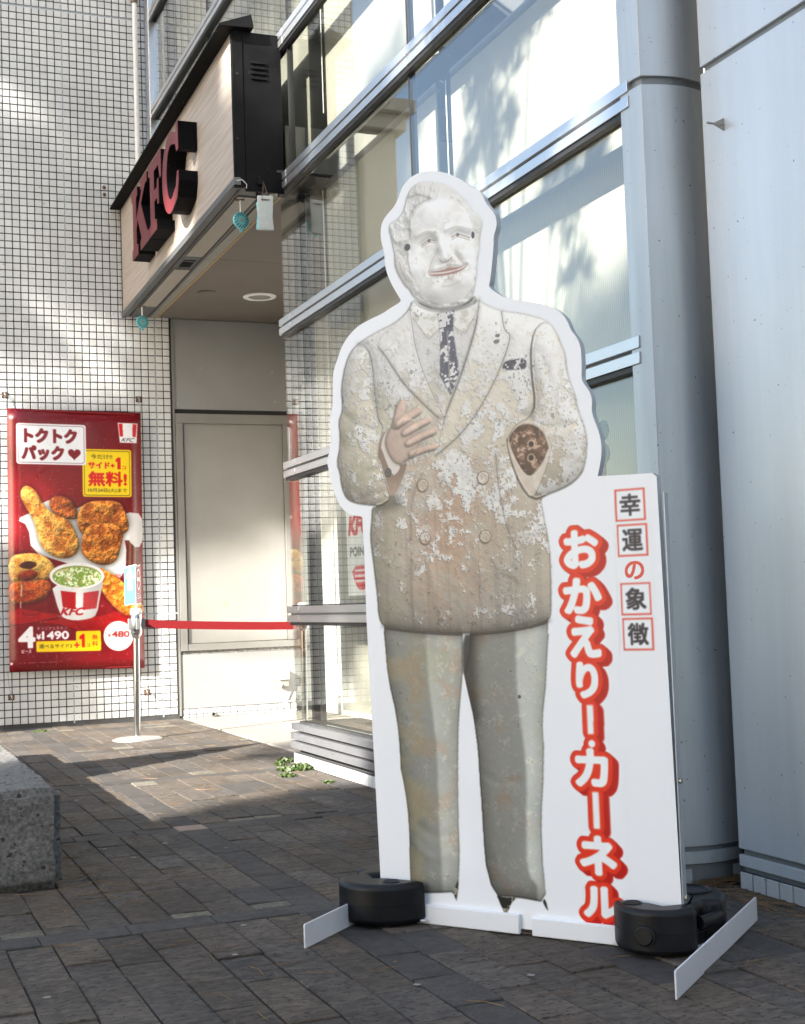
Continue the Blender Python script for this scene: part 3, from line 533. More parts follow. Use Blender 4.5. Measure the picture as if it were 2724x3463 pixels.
    for k in ('f1','f2','f3','f4'):
        P=S[k]; tip=P[np.argmax(P[:,0])]; m=sstep(-np.hypot((U-tip[0]+.009),(V-tip[1]-.001)*1.3)*PPM,-6,-3); c.over((.88,.72,.66),m*M[k],.75)
        mid=P.mean(0); c.over((.58,.45,.38),c.stroke(np.array([mid+(-.003,-.006),mid+(.003,.006)]),.5,.8)*M[k],.35)
    # face paint
    def line(P,w,col,a,s=.9): c.over(col,c.stroke(np.array(P),w,s),a)
    for k in ('eyeL','eyeR'):
        P=K[k]; line(P,1.3,(.50,.41,.36),.75,1.4); line(P-(0,.007),1.0,(.60,.50,.44),.6); m=P[1]; c.over((.34,.30,.30),sstep(-np.hypot(U-m[0],V-m[1]+.003)*PPM,-5,-3),.9)
        line(P+(0,.012),.7,(.66,.58,.52),.5)
    for k in range(16):
        u0=-.055+.2*(k/15.0); hp=[(u0+.010*math.sin(k),2.185-abs(u0-.07)*.35-.012*(k%3)),(u0-.012,2.15-abs(u0-.07)*.5),(u0-.020+.006*math.sin(k*2),2.10-abs(u0-.07)*.6),(u0-.016,2.06-abs(u0-.07)*.6)]
        c.over((.70,.67,.62),c.stroke(np.array(hp),.6,1.2)*hair,.5)
    for k in ('browL','browR'): line(K[k],1.6,(.74,.70,.64),.55,1.5)
    n0=K['nose'][3]; line([n0+(-.022,.008),n0+(-.012,-.002),n0+(.004,-.001),n0+(.02,.010)],1.1,(.52,.42,.36),.8)
    for s_,P in ((1,L['smileL']),(1,L['smileR'])): line(P,1.0,(.62,.49,.41),.55,2.2)
    mm=c.mask(np.vstack([K['mouthT'],K['mouthB']]),1); c.over((.62,.42,.37),mm,.9)
    ml=(K['mouthT'][:3]+0); cen_=[K['mouthT'][0]+(.008,-.002),(K['mouthT'][1]+K['mouthB'][2])/2,(K['mouthT'][3]+K['mouthB'][1])/2,K['mouthT'][4]+(-.008,-.002)]
    line(cen_,2.0,(.90,.87,.83),.9); line(np.array(cen_)+(0,.0045),.7,(.36,.25,.22),.7); line(np.array(cen_)-(0,.006),.6,(.40,.28,.24),.6)
    cx,cy=K['mouthB'][2]; line([(cx-.01,cy-.030),(cx+.02,cy-.034),(cx+.05,cy-.024)],1.6,(.74,.68,.61),.6,2.0)
    blot=sstep(n3*.55+n4*.45,.55,.60)*np.exp(-(((U-n0[0])/.035)**2+((V-n0[1]+.005)/.022)**2)); c.over((.52,.42,.36),blot,.30)
    blot=sstep(n3*.55+n4*.45,.55,.60)*np.exp(-(((U-cx-.0)/.06)**2+((V-cy)/.02)**2)); c.over((.55,.43,.36),blot,.5)
    for k in ('hole1','hole2'):
        u,v=K[k]; r=np.hypot((U-u)*(1.0 if k=='hole1' else 2.0),V-v)*PPM; c.over((.20,.20,.23),sstep(-r,-9,-7))
    e=np.clip(1-box_blur(M['ear'],4)*1.1,0,1)*M['ear']; c.over((.60,.52,.46),e,.7); line([S['ear'][1]+(.0,-.02),S['ear'].mean(0),S['ear'][6]+(.01,.015)],1.0,(.55,.47,.41),.6)
    for k in ('b1','b2','b3','b4'):
        u,v=K[k]; r=np.hypot(U-u,V-v)*PPM; c.over((.48,.40,.34),sstep(-np.abs(r-15),-2.0,-.6),.75); c.over((.80,.74,.67),sstep(-r,-13,-12)*sstep(n3,.35,.6),.55)
    u,v=K['hl']; c.over((.3,.22,.18),sstep(-np.hypot(U-u,V-v)*PPM,-5,-3),.9)
    # soft outline around the body where the print is cut out
    ol=np.clip(box_blur(body,1.2)-body,0,1); c.over((.62,.60,.57),ol,.45)
    # photographic grain and haze of the printed picture
    lift=.07*body+.05*M['head']; c.img=c.img*(1-lift[...,None])+white*lift[...,None]
    g=np.random.RandomState(9).rand(*sh)-.5; c.img*=(1+.03*g*body)[...,None]
    return np.clip(c.img,0,1)
# ---------------------------------------------------------------- lettering: glyph outlines turned into print masks
def glyph_tris(s):
    cu=bpy.data.curves.new('t','FONT'); cu.body=s; cu.size=1.0; cu.resolution_u=6; ob=bpy.data.objects.new('t',cu); COL.objects.link(ob)
    bpy.context.view_layer.update(); dg=bpy.context.evaluated_depsgraph_get(); me=bpy.data.meshes.new_from_object(ob.evaluated_get(dg))
    me.calc_loop_triangles(); co=np.array([v.co[:2] for v in me.vertices]).reshape(-1,2); tr=np.array([t.vertices[:] for t in me.loop_triangles]).reshape(-1,3)
    bpy.data.objects.remove(ob); bpy.data.curves.remove(cu); bpy.data.meshes.remove(me); return co,tr
def glyph_mask(c,s,u0,v0,u1,v1,slant=0,rot=False):
    co,tr=glyph_tris(s)
    m=np.zeros(c.shape)
    if not len(tr): return m
    if rot: co=np.stack([co[:,1],-co[:,0]],-1)
    lo,hi=co.min(0),co.max(0); co=(co-lo)/np.maximum(hi-lo,1e-6); co[:,0]+=slant*(co[:,1]-.5)
    P=c.px(np.stack([u0+co[:,0]*(u1-u0),v0+co[:,1]*(v1-v0)],-1))
    ss=3
    X0=max(0,int(P[:,0].min())-1);X1=min(c.w,int(P[:,0].max())+2);Y0=max(0,int(P[:,1].min())-1);Y1=min(c.h,int(P[:,1].max())+2)
    big=np.zeros(((Y1-Y0)*ss,(X1-X0)*ss),bool); Q=(P-(X0,Y0))*ss
    for a,b,d in Q[tr]:
        x0=max(0,int(min(a[0],b[0],d[0])));x1=min(big.shape[1],int(max(a[0],b[0],d[0]))+2);y0=max(0,int(min(a[1],b[1],d[1])));y1=min(big.shape[0],int(max(a[1],b[1],d[1]))+2)
        if x1<=x0 or y1<=y0: continue
        X=np.arange(x0,x1)[None,:]+.5; Y=np.arange(y0,y1)[:,None]+.5
        e1=(b[0]-a[0])*(Y-a[1])-(b[1]-a[1])*(X-a[0]); e2=(d[0]-b[0])*(Y-b[1])-(d[1]-b[1])*(X-b[0]); e3=(a[0]-d[0])*(Y-d[1])-(a[1]-d[1])*(X-d[0])
        big[y0:y1,x0:x1]|=((e1>=0)&(e2>=0)&(e3>=0))|((e1<=0)&(e2<=0)&(e3<=0))
    m[Y0:Y1,X0:X1]=big.reshape(Y1-Y0,ss,X1-X0,ss).mean((1,3)); return m
def dilate(m,r):
    if r<=0: return m
    ys,xs=np.nonzero(m>.01)
    if not len(ys): return m
    p=int(r)+2; y0,y1,x0,x1=max(0,ys.min()-p),min(m.shape[0],ys.max()+p+1),max(0,xs.min()-p),min(m.shape[1],xs.max()+p+1)
    w=m[y0:y1,x0:x1]; o=w.copy(); k=max(1,int(math.ceil(r/2)))
    for j in range(1,k+1):
        rr=r*j/k
        for i in range(max(8,int(rr*4))):
            t=2*math.pi*i/max(8,int(rr*4)); dx,dy=rr*math.cos(t),rr*math.sin(t); fx,fy=math.floor(dx),math.floor(dy)
            sh=np.roll(np.roll(w,int(round(dy)),0),int(round(dx)),1); o=np.maximum(o,sh)
    out=m.copy(); out[y0:y1,x0:x1]=o; return out
def shift(m,dx,dy): return np.roll(np.roll(m,dy,0),dx,1)
RED1=(.91,.20,.09); RED2=(.74,.05,.04)
def paint_board():
    c=Canvas(PU0,PV0,PU1,PV1,PPM); c.img=paint_statue()
    # side column, boxed
    for ch,(u0,v1) in zip('幸運象徴',((.6665,1.217),(.669,1.121),(.671,.962),(.673,.867))):
        w=.0875; u1,v0=u0+w,v1-w
        fr=c.mask([(u0,v0),(u1,v0),(u1,v1),(u0,v1)],0,.4)-c.mask([(u0+.0045,v0+.0045),(u1-.0045,v0+.0045),(u1-.0045,v1-.0045),(u0+.0045,v1-.0045)],0,.4)
        c.over((.88,.33,.28),np.clip(fr,0,1))
        g=glyph_mask(c,ch,u0+.0155,v0+.0155,u1-.0155,v1-.015); c.over((.17,.17,.21),box_blur(dilate(g,1.2),.5))
    g=glyph_mask(c,'の',.688,.972,.741,1.019); c.over((.88,.30,.25),dilate(g,1.4))
    T=np.zeros(c.shape)
    for ch,(u0,v0,u1,v1) in zip('おかえりカネル',((.512,1.012,.606,1.108),(.505,.887,.610,.976),(.519,.766,.602,.872),(.533,.655,.588,.744),(.518,.414,.607,.508),(.521,.176,.620,.272),(.526,.062,.628,.136))):
        T=np.maximum(T,dilate(glyph_mask(c,ch,u0,v0,u1,v1),4.8))
    bar=lambda P: c.mask(P,0,.5)
    T=np.maximum(T,bar([(.556,.632),(.576,.632),(.574,.552),(.556,.552)])); cu=np.hypot((PU0+np.arange(c.w)/PPM)[None,:]-.566,(PV1-np.arange(c.h)/PPM)[:,None]-.527)*PPM; T=np.maximum(T,np.clip(8.5-cu,0,1))
    T=np.maximum(T,bar([(.561,.396),(.581,.396),(.581,.296),(.561,.296)]))
    O=dilate(T,9.5); E=O.copy()
    for k in range(1,14): E=np.maximum(E,shift(O,k,k//2+k//4))
    c.over(RED2,box_blur(E,.6)); c.over(RED1,box_blur(O,.6)); c.over((.97,.975,.98),box_blur(T,.5))
    return np.clip(c.img,0,1)
# ---------------------------------------------------------------- poster print
def paint_poster():
    ppm=420; W,Ht=1.10,2.165; c=Canvas(0,-Ht,W,0,ppm); sh=c.shape
    k=.00079
    q=lambda x,y:((x-80)*k,-(y-275)*k)
    q2=lambda x,y:q(x*.9443,2016+y*.9443)
    PL=lambda L,f=q:[f(*p) for p in L]
    U=(np.arange(c.w)/ppm)[None,:]*np.ones((c.h,1)); V=(np.arange(c.h)/ppm)[:,None]*np.ones((1,c.w))
    n1=fbm(sh,60,51,4); n2=fbm(sh,16,52,5,.62); n3=fbm(sh,6,53,3,.6)
    c.img=lerp((.42,.02,.06),(.50,.05,.08),n1)
    g=np.exp(-((U-.35)/.35)**2-((V-.62)/.22)**2); c.img=c.img*(1-(.5*g)[...,None])+np.array((.62,.07,.09))*(.5*g)[...,None]
    # red cloth under the food
    c.over(lerp((.55,.03,.05),(.74,.10,.10),n1),c.mask(PL([(80,2350),(500,2420),(900,2500),(1490,2300),(1490,2560),(900,2640),(500,2500),(80,2560)]),1))
    c.over((.30,.01,.03),c.stroke(PL([(80,555),(300,540),(480,500),(640,480)],q2),2,3),.8)
    c.over((.35,.01,.04),c.stroke(PL([(800,520),(840,600),(900,620)],q2),2,3),.6)
    # paper box
    wh=lambda P,a=1,col=(.90,.89,.88):c.over(lerp(np.array(col)*.88,np.array(col),n1),c.mask(PL(P),1),a)
    wh([(160,1440),(320,1360),(470,1230),(560,1240),(640,1420),(820,1290),(860,1300),(1000,1500),(1290,1350),(1480,1370),(1480,1640),(1420,1755),(1310,1650),(1230,1660),(1200,2060),(620,1880),(310,1780),(285,1500)])
    wh([(1215,1650),(1305,1650),(1285,2070),(1060,2010),(1080,1900),(1200,1950)],1,(.94,.93,.92))
    for i in range(5): c.over((.52,.33,.26) if i%2 else (.36,.16,.12),c.mask(PL([(1305+i*26,1650),(1330+i*26,1655),(1325+i*26,2050),(1290+i*26,2060)]),0))
    wh([(1290,1350),(1480,1370),(1480,1640),(1420,1755),(1310,1640),(1380,1500)],1,(.86,.84,.83))
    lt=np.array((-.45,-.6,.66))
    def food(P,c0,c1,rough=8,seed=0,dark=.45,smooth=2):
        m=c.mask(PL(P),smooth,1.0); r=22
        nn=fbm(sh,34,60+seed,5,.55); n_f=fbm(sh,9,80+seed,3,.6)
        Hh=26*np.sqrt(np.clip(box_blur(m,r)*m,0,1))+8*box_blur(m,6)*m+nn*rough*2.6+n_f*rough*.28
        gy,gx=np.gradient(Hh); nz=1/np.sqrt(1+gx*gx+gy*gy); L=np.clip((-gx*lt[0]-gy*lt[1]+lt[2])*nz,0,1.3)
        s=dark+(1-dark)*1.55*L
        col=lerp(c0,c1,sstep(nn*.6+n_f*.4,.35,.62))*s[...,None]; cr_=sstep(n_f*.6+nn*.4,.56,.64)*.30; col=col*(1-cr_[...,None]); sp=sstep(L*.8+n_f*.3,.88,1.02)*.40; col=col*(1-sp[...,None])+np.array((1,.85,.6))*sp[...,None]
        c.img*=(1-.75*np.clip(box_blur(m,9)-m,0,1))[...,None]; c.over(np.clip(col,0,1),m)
    br0,br1=(.60,.30,.10),(.93,.60,.24)
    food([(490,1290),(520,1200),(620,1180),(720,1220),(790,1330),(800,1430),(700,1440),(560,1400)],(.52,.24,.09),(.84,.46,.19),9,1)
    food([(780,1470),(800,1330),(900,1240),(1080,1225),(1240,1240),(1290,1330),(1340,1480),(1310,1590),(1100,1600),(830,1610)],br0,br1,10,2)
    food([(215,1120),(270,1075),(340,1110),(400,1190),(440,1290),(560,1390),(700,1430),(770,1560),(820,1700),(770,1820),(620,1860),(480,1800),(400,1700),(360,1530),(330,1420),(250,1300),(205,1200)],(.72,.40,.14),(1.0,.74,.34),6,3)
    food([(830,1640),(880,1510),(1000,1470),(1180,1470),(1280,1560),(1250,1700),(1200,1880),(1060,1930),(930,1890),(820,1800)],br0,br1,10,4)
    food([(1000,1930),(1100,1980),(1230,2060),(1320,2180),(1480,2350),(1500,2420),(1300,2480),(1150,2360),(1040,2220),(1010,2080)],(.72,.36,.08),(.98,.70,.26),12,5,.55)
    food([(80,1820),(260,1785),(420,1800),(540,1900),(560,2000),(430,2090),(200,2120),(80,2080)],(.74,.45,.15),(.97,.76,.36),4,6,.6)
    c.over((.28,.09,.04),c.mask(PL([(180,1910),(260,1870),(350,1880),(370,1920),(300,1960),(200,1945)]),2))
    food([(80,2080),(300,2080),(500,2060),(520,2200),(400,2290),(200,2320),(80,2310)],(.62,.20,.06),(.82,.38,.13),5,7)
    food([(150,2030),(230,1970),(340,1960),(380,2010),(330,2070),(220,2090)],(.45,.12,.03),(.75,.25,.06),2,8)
    for x,y0,y1,w in ((215,95,365,3),):
        c.over((.98,.95,.93),c.stroke(PL([(222,120),(218,180),(214,230)],q2),1.5,2.5),.8); c.over((.98,.95,.93),c.stroke(PL([(210,300),(207,360)],q2),1.5,2.5),.7)
    c.over((.33,.02,.04),c.stroke(PL([(220,400),(240,440),(330,450),(420,420),(440,360)],q2),1.2,1.5),.8)
    # cup with cabbage salad
    cup=c.mask(PL([(525,60),(1125,40),(1075,230),(1035,450),(960,495),(800,515),(680,490),(625,440)],q2),1)
    c.over(lerp((.86,.85,.84),(.95,.94,.93),n1),cup)
    st=c.mask(PL([(640,180),(805,200),(800,388),(660,360)],q2),0)+c.mask(PL([(890,205),(1065,180),(1030,380),(880,395)],q2),0)*.8; c.over((.73,.06,.08),st*cup)
    c.img*=(1-.28*sstep(U,q2(800,0)[0],q2(1100,0)[0])*cup)[...,None]
    ell=lambda x,y,rx,ry,f=q:[(f(x+rx*math.cos(t),y+ry*math.sin(t))) for t in [2*math.pi*i/40 for i in range(40)]]
    c.over((.93,.92,.91),c.mask(ell(775,2030,285,140),0)); c.over((.55,.60,.30),c.mask(ell(778,2035,255,112),0))
    sal=c.mask(ell(778,2045,250,104),0); gr=lerp((.50,.62,.24),(.93,.96,.82),sstep(n2*.5+n3*.5,.42,.58)); gr=gr*(1-(.8*sstep(n3*.6+fbm(sh,9,91,2)*.4,.66,.70))[...,None])+np.array((.9,.45,.15))*(.8*sstep(n3*.6+fbm(sh,9,91,2)*.4,.66,.70))[...,None]; c.over(gr,sal)
    tx=lambda s,x0,y0,x1,y1,col,b=0,f=q,slant=0,a=1:c.over(col,box_blur(dilate(glyph_mask(c,s,*f(x0,y1),*f(x1,y0),slant=slant),b),.3),a)
    tx('KFC',650,370,890,450,(.72,.06,.08),1.2,q2,.15); tx('KFC',1178,2012,1255,2048,(.62,.1,.1),.4,q,.15)
    # white box headline
    def rbox(x0,y0,x1,y1,r,col,f=q,a=1):
        P=[]
        for cx,cy,t0 in ((x1-r,y0+r,-90),(x1-r,y1-r,0),(x0+r,y1-r,90),(x0+r,y0+r,180)): P+=[f(cx+r*math.cos(R(t0+t)),cy+r*math.sin(R(t0+t))) for t in range(0,91,15)]
        m=c.mask(P,0,.4); c.over(col,m,a); return m
    rbox(850,680,1363,1190,24,(.97,.83,.05)); rbox(866,697,1347,1174,18,(.14,.12,.06)); rbox(870,701,1343,1170,16,(.97,.83,.05))
    rbox(170,425,889,856,30,(.95,.95,.955)); rbox(190,444,869,838,20,(.32,.10,.14)); rbox(193,447,866,835,18,(.95,.95,.955))
    mar=(.50,.05,.09)
    tx('トクトク',258,485,785,622,mar,3.2); tx('パック',232,668,650,806,mar,3.0)
    t=np.linspace(0,2*math.pi,50); hx=16*np.sin(t)**3; hy=13*np.cos(t)-5*np.cos(2*t)-2*np.cos(3*t)-np.cos(4*t)
    c.over(mar,c.mask([q(765+x*4.1,738-y*4.1) for x,y in zip(hx,hy)],0))
    rd=(.85,.07,.08); bk=(.13,.11,.08)
    tx('今だけ!!',938,734,1160,785,bk,0); tx('サイド+',910,820,1185,886,rd,.6); c.over(rd,c.mask([q(*p) for p in ((1196,790),(1222,766),(1250,766),(1250,892),(1216,892),(1216,806),(1200,816))],0,.4)); tx('コ',1266,856,1306,890,rd,.3)
    tx('無料!',912,922,1308,1072,rd,1.7); tx('10月24日(火)まで',906,1098,1314,1146,bk,0)
    # logo patch: stripes and letters only
    c.over((.95,.94,.94),c.mask(PL([(1225,390),(1437,392),(1424,606),(1245,604)]),0))
    c.over((.84,.07,.09),c.mask(PL([(1235,400),(1276,401),(1280,538),(1247,536)]),0)); c.over((.84,.07,.09),c.mask(PL([(1384,402),(1427,403),(1415,540),(1382,539)]),0))
    tx('KFC',1272,554,1394,592,(.12,.10,.10),.5,q,.2)
    # prices
    w=(.96,.95,.95)
    tx('4',190,580,350,795,w,4,q2); tx('ピース',216,822,316,857,w,.6,q2); tx('オリジナルチキン',376,575,706,610,w,.4,q2); tx('¥',372,655,420,714,w,.8,q2); tx('1490',436,628,718,712,w,2.0,q2)
    ye=(.97,.82,.06)
    rbox(368,732,1074,852,18,ye,q2); rbox(800,628,1074,800,18,ye,q2)
    tx('選べるサイド2',402,768,756,812,bk,0,q2); tx('+',782,755,834,812,rd,1.0,q2); c.over(rd,c.mask([q2(*p) for p in ((836,692),(868,664),(894,664),(894,810),(862,810),(862,712),(842,724))],0,.4)); tx('コ',918,772,952,806,bk,.3,q2); tx('無',978,672,1040,728,rd,0,q2); tx('料',978,742,1040,802,rd,0,q2)
    c.over((.95,.945,.94),c.mask(ell(1270,692,166,166,q2),0)); rr=np.abs(np.hypot(U-q2(1270,0)[0],V+q2(0,692)[1])*ppm-150*.9443*k*ppm); c.over((.35,.2,.2),np.clip(1.3-rr,0,1),.7)
    tx('¥',1150,660,1188,704,(.62,.16,.16),.5,q2); tx('480',1200,640,1392,706,(.62,.16,.16),1.0,q2); tx('おトク!',1198,742,1352,775,(.74,.72,.72),0,q2)
    c.over((.80,.55,.58),c.stroke(PL([(130,968),(640,964)],q2),1.0,.8)*sstep(vnoise(sh,4,77),.35,.5),.7)
    c.over((.95,.93,.93),c.mask(PL([(92,958),(122,960),(120,982),(96,990)],q2),0))
    sc=sstep(fbm(sh,5,95,2),.78,.82); c.over((.85,.7,.7),sc,.35)
    return np.clip(c.img,0,1)
def paint_sticker():
    ppm=420; c=Canvas(0,0,.42,.62,ppm); c.img[:]=(.93,.93,.92)
    tx=lambda s,u0,v0,u1,v1,col,b,sl=0:c.over(col,dilate(glyph_mask(c,s,u0,v0,u1,v1,slant=sl),b))
    tx('KFC',.05,.42,.36,.54,(.80,.12,.14),4,.1); tx('POINT',.05,.27,.34,.33,(.45,.44,.45),1.5)
    c.over((.84,.22,.24),c.mask([(.05,.20),(.36,.20),(.34,.08),(.25,.03),(.14,.05)],1)); 
    for y in (.16,.125,.09): c.over((.95,.9,.9),c.mask([(.12,y),(.28,y),(.28,y+.018),(.12,y+.018)],0))
    return c.img
# ================================================================ SETTING
struct(box('ground',(-150,-150,-.5),(150,150,-.06),M['asphalt']))['label']='dark ground sheet under the paving'
YW=11.6
# ---------------------------------------------------------------- pavement of bricks
pav=thing('pavement','brown brick pavement with charcoal brick bands','pavement',(0,0,0),kind='structure')
MB().box((-6,-3,-.058),(2.66,YW,-.012)).build('sand_bed',M['sand'],pav)
rnd=random.Random(5)
bricks=[]
P=.1275; BY=[4.06-1.74*2+1.74*j for j in range(8)]
def put(x0,x1,y0,y1,k): bricks.append((x0,x1,y0,y1,k))
for j in range(len(BY)):
    y0=BY[j]; x=-6.0+rnd.random()*.2
    while x<2.64:
        L=.2575; put(x,min(x+L-.0028,2.64),y0,y0+P-.0028,'paver_dark'); x+=L
        if abs(y0-5.8)<.01 and x<1.30<x+L: put(x,1.299,y0,y0+P-.0028,'paver_dark'); put(1.302,1.43,y0,y0+P-.0028,'paver_tan'); x=1.4328
    ye=BY[j+1] if j+1<len(BY) else YW
    ys=y0+P
    if ys>YW: continue
    for i in range(-58,11):
        xx=1.302+i*P
        if xx>2.64: continue
        x1=min(xx+P-.0028-rnd.random()*.0012,2.64)
        band=(i%14==0)
        y=ys; end=min(ye,YW)-.004; first=True
        while y<end-.01:
            L=(P*2 if band else rnd.choice((P*2,P*2,P*3,P*3,P*3.5)))
            if first and not band: L=rnd.choice((P*.6,P,P*2,P*1.5,P*3)); 
            first=False
            if end-(y+L)<P*.7: L=end-y+.004
            k='paver_dark' if band else ('paver_dark' if rnd.random()<.06 else 'paver')
            k='paver_buff' if (L<P*1.3 and not band and rnd.random()<.6) else k
            put(xx,x1,y,min(y+L,end)-.0028,k); y+=L
vis=[b for b in bricks if inframe(((b[0]+b[1])/2,(b[2]+b[3])/2,0),90)]
vis.sort(key=lambda b:pdist(((b[0]+b[1])/2,(b[2]+b[3])/2,0))); near=set(vis[:298])
def brick_mb(w,l,mb=None,c=(0,0,0),e=.0028):
    mb=mb or MB(); a,b=w/2,l/2; x,y,z=c; t=z
    mb.add([(x-a,y-b,t-.03),(x+a,y-b,t-.03),(x+a,y+b,t-.03),(x-a,y+b,t-.03),(x-a,y-b,t-e),(x+a,y-b,t-e),(x+a,y+b,t-e),(x-a,y+b,t-e),(x-a+e,y-b+e,t),(x+a-e,y-b+e,t),(x+a-e,y+b-e,t),(x-a+e,y+b-e,t)],
      [(0,1,5,4),(1,2,6,5),(2,3,7,6),(3,0,4,7),(4,5,9,8),(5,6,10,9),(6,7,11,10),(7,4,8,11),(8,9,10,11)]); return mb
cache={}
far={k:(MB(),[]) for k in ('paver','paver_dark','paver_tan','paver_buff')}
for b in bricks:
    x0,x1,y0,y1,k=b; w,l=round(x1-x0,3),round(y1-y0,3); cx,cy=(x0+x1)/2,(y0+y1)/2; dz=rnd.uniform(-.003,.003)
    if w<.02 or l<.02: continue
    if b in near:
        key=(w,l,k)
        if key not in cache:
            me=brick_mb(w,l).mesh('paving_brick'); me.materials.append(M[k]); cache[key]=me
        o=bpy.data.objects.new('paving_brick',cache[key]); COL.objects.link(o); o.parent=pav; o.location=(cx,cy,dz); o.rotation_euler=(rnd.gauss(0,.006),rnd.gauss(0,.012),rnd.gauss(0,.005))
    else:
        mb,tn=far[k]; n0=len(mb.f); brick_mb(w,l,mb,(cx,cy,dz)); tn+=[rnd.random()]*(len(mb.f)-n0)
for k,(mb,tn) in far.items():
    if mb.f: mb.build('paving_bricks',M[k],pav,tone=tn)['kind']='stuff'
# pale slabs of the entrance recess
rec=thing('entrance_floor','pale square floor slabs of the shop entrance recess','floor',(0,0,0),kind='structure')
MB().box((2.655,7.0,-.058),(7.2,YW,-.012)).build('mortar_bed',M['sand'],rec)
for ix in range(3):
    for iy in range(7):
        x0=2.662+.6*ix; y0=7.42+.6*iy
        if y0>YW-.05: continue
        sl=MB(); brick_mb(.594,min(.594,YW-y0-.004),sl,(x0+.297,y0+min(.594,YW-y0-.004)/2,rnd.uniform(0,.002))); sl.build('floor_slab',M['slab'],rec)
# ---------------------------------------------------------------- white tiled wall at the back
tw=thing('tiled_wall','white square mosaic tiled wall with dark grout lines at the back','wall',(.55,YW,0))
MB().box((.55,YW-.003,0),(2.634,YW+.4,9.2)).build('grout_bed',M['grout'],tw)
MB().box((1.739,YW-.0065,.02),(1.749,YW-.002,9.2)).box((2.486,YW-.0065,.02),(2.50,YW-.002,9.2)).box((.55,YW-.006,.894),(2.634,YW-.002,.910)).box((.55,YW-.006,6.095),(2.634,YW-.002,6.115)).build('sealant_joint',M['joint'],tw)
MB().box((2.634,YW-.02,.02),(2.648,YW+.01,3.47)).build('corner_bead',M['doorframe'],tw)
PT=.0622; PZ=.0619; T=.0535
tiles=[]
xs=[1.744+k*PT+.0030+.0016 for k in range(-19,12)]+[2.4935+.005+k*PT for k in range(2)]
zs=[]; z=.902-13*PZ
for k in range(14): zs.append(.902-.0035-T-k*PZ)
for k in range(84): zs.append(.910+k*PZ)
for k in range(49): zs.append(6.118+k*PZ)
for zz in zs:
    for x in xs:
        if x+T>2.632: continue
        zb=max(zz,.02)
        if zz+T-zb<.01: continue
        tiles.append((x,zb,zz+T-zb))
tiles=[t for t in tiles if not (t[0]<.56)]
def tile_mb(w,h,mb=None,o=(0,0,0),j=(0,0)):
    mb=mb or MB(); x,y,z=o; e=.0025; d=.006
    f=lambda a,b,dd:(x+a,y-dd+j[0]*a+j[1]*b,z+b)
    a,b=w/2,h/2
    mb.add([f(-a,-b,0),f(a,-b,0),f(a,b,0),f(-a,b,0),f(-a,-b,d-.002),f(a,-b,d-.002),f(a,b,d-.002),f(-a,b,d-.002),f(-a+e,-b+e,d),f(a-e,-b+e,d),f(a-e,b-e,d),f(-a+e,b-e,d)],[(0,1,5,4),(1,2,6,5),(2,3,7,6),(3,0,4,7),(4,5,9,8),(5,6,10,9),(6,7,11,10),(7,4,8,11),(8,9,10,11)]); return mb
vt=[t for t in tiles if inframe((t[0]+.03,YW,t[1]+.03),0) and not(1.22<t[0]+.03<2.36 and .46<t[1]+.03<2.62)]
vt.sort(key=lambda t:pdist((t[0],YW,t[1]))); nt_=set(vt[:299])
tcache={}; mb=MB(); tn=[]
for t in tiles:
    x,z,h=t; c=(x+T/2,YW-.003,z+h/2); j=(rnd.gauss(0,.006),rnd.gauss(0,.006))
    if t in nt_:
        key=round(h,3)
        if key not in tcache:
            me=tile_mb(T,h).mesh('wall_tile'); me.materials.append(M['tile']); tcache[key]=me
        o=bpy.data.objects.new('wall_tile',tcache[key]); COL.objects.link(o); o.parent=tw; o.location=Vector(c)-Vector((.55,YW,0)); o.rotation_euler=(-j[1],0,j[0])
    else:
        n0=len(mb.f); tile_mb(T,h,mb,c,j); tn+=[rnd.random()]*(len(mb.f)-n0)
mb.build('wall_tiles',M['tile'],tw,tone=tn)['kind']='stuff'
# ---------------------------------------------------------------- recess back wall with grey door
rw=thing('recess_wall','grey plastered entrance recess wall with a flush grey metal door','wall',(2.65,YW,0))
MB().box((2.65,YW+.004,0),(7.2,YW+.4,9)).build('backing',M['greywall'],rw)
MB().box((2.65,YW-.008,2.672),(3.9,YW+.002,3.466)).build('upper_panel',M['greywall'],rw,.003)
MB().box((2.65,YW-.002,2.634),(3.9,YW+.003,2.671)).build('shadow_slot',M['gasket'],rw)
fr=MB().box((2.652,YW-.03,2.548),(3.9,YW+.003,2.632)).box((2.652,YW-.03,.572),(2.712,YW+.003,2.547)).box((3.62,YW-.03,.632),(3.69,YW+.003,2.547)).box((2.713,YW-.026,.572),(3.9,YW+.003,.630)).build('door_frame',M['doorframe'],rw,.003)
MB().box((2.726,YW-.008,.634),(3.617,YW+.003,2.546)).build('door_panel',M['door'],rw,.002)
MB().box((2.652,YW-.006,.541),(3.9,YW+.003,.571)).build('mortar_strip',M['granite'],rw)
MB().box((2.652,YW-.010,.078),(3.9,YW+.003,.540)).build('lower_panel',M['greywall'],rw,.003)
sk=None
MB().box((2.65,YW-.004,0),(3.9,YW+.003,.076)).build('grout_bed',M['grout'],rw)
me=tile_mb(T,.043).mesh('skirting_tile'); me.materials.append(M['tile']); me2=tile_mb(T,.020).mesh('skirting_tile'); me2.materials.append(M['tile'])
for k in range(17):
    for mm,zz in ((me,.051),(me2,.013)):
        o=bpy.data.objects.new('skirting_tile',mm); COL.objects.link(o); o.parent=rw; o.location=(.036+k*.0605,-.004,zz)
ob=thing('outlet_box','cream outdoor socket box with a looped cable low on the recess wall','outlet',(3.545,YW-.01,.3))
MB().box((3.505,YW-.075,.285),(3.60,YW-.01,.372)).build('cover',M['whiteplastic'],ob,.006)
MB().box((3.512,YW-.055,.222),(3.60,YW-.01,.283)).build('socket',M['soffit_light'],ob,.004)
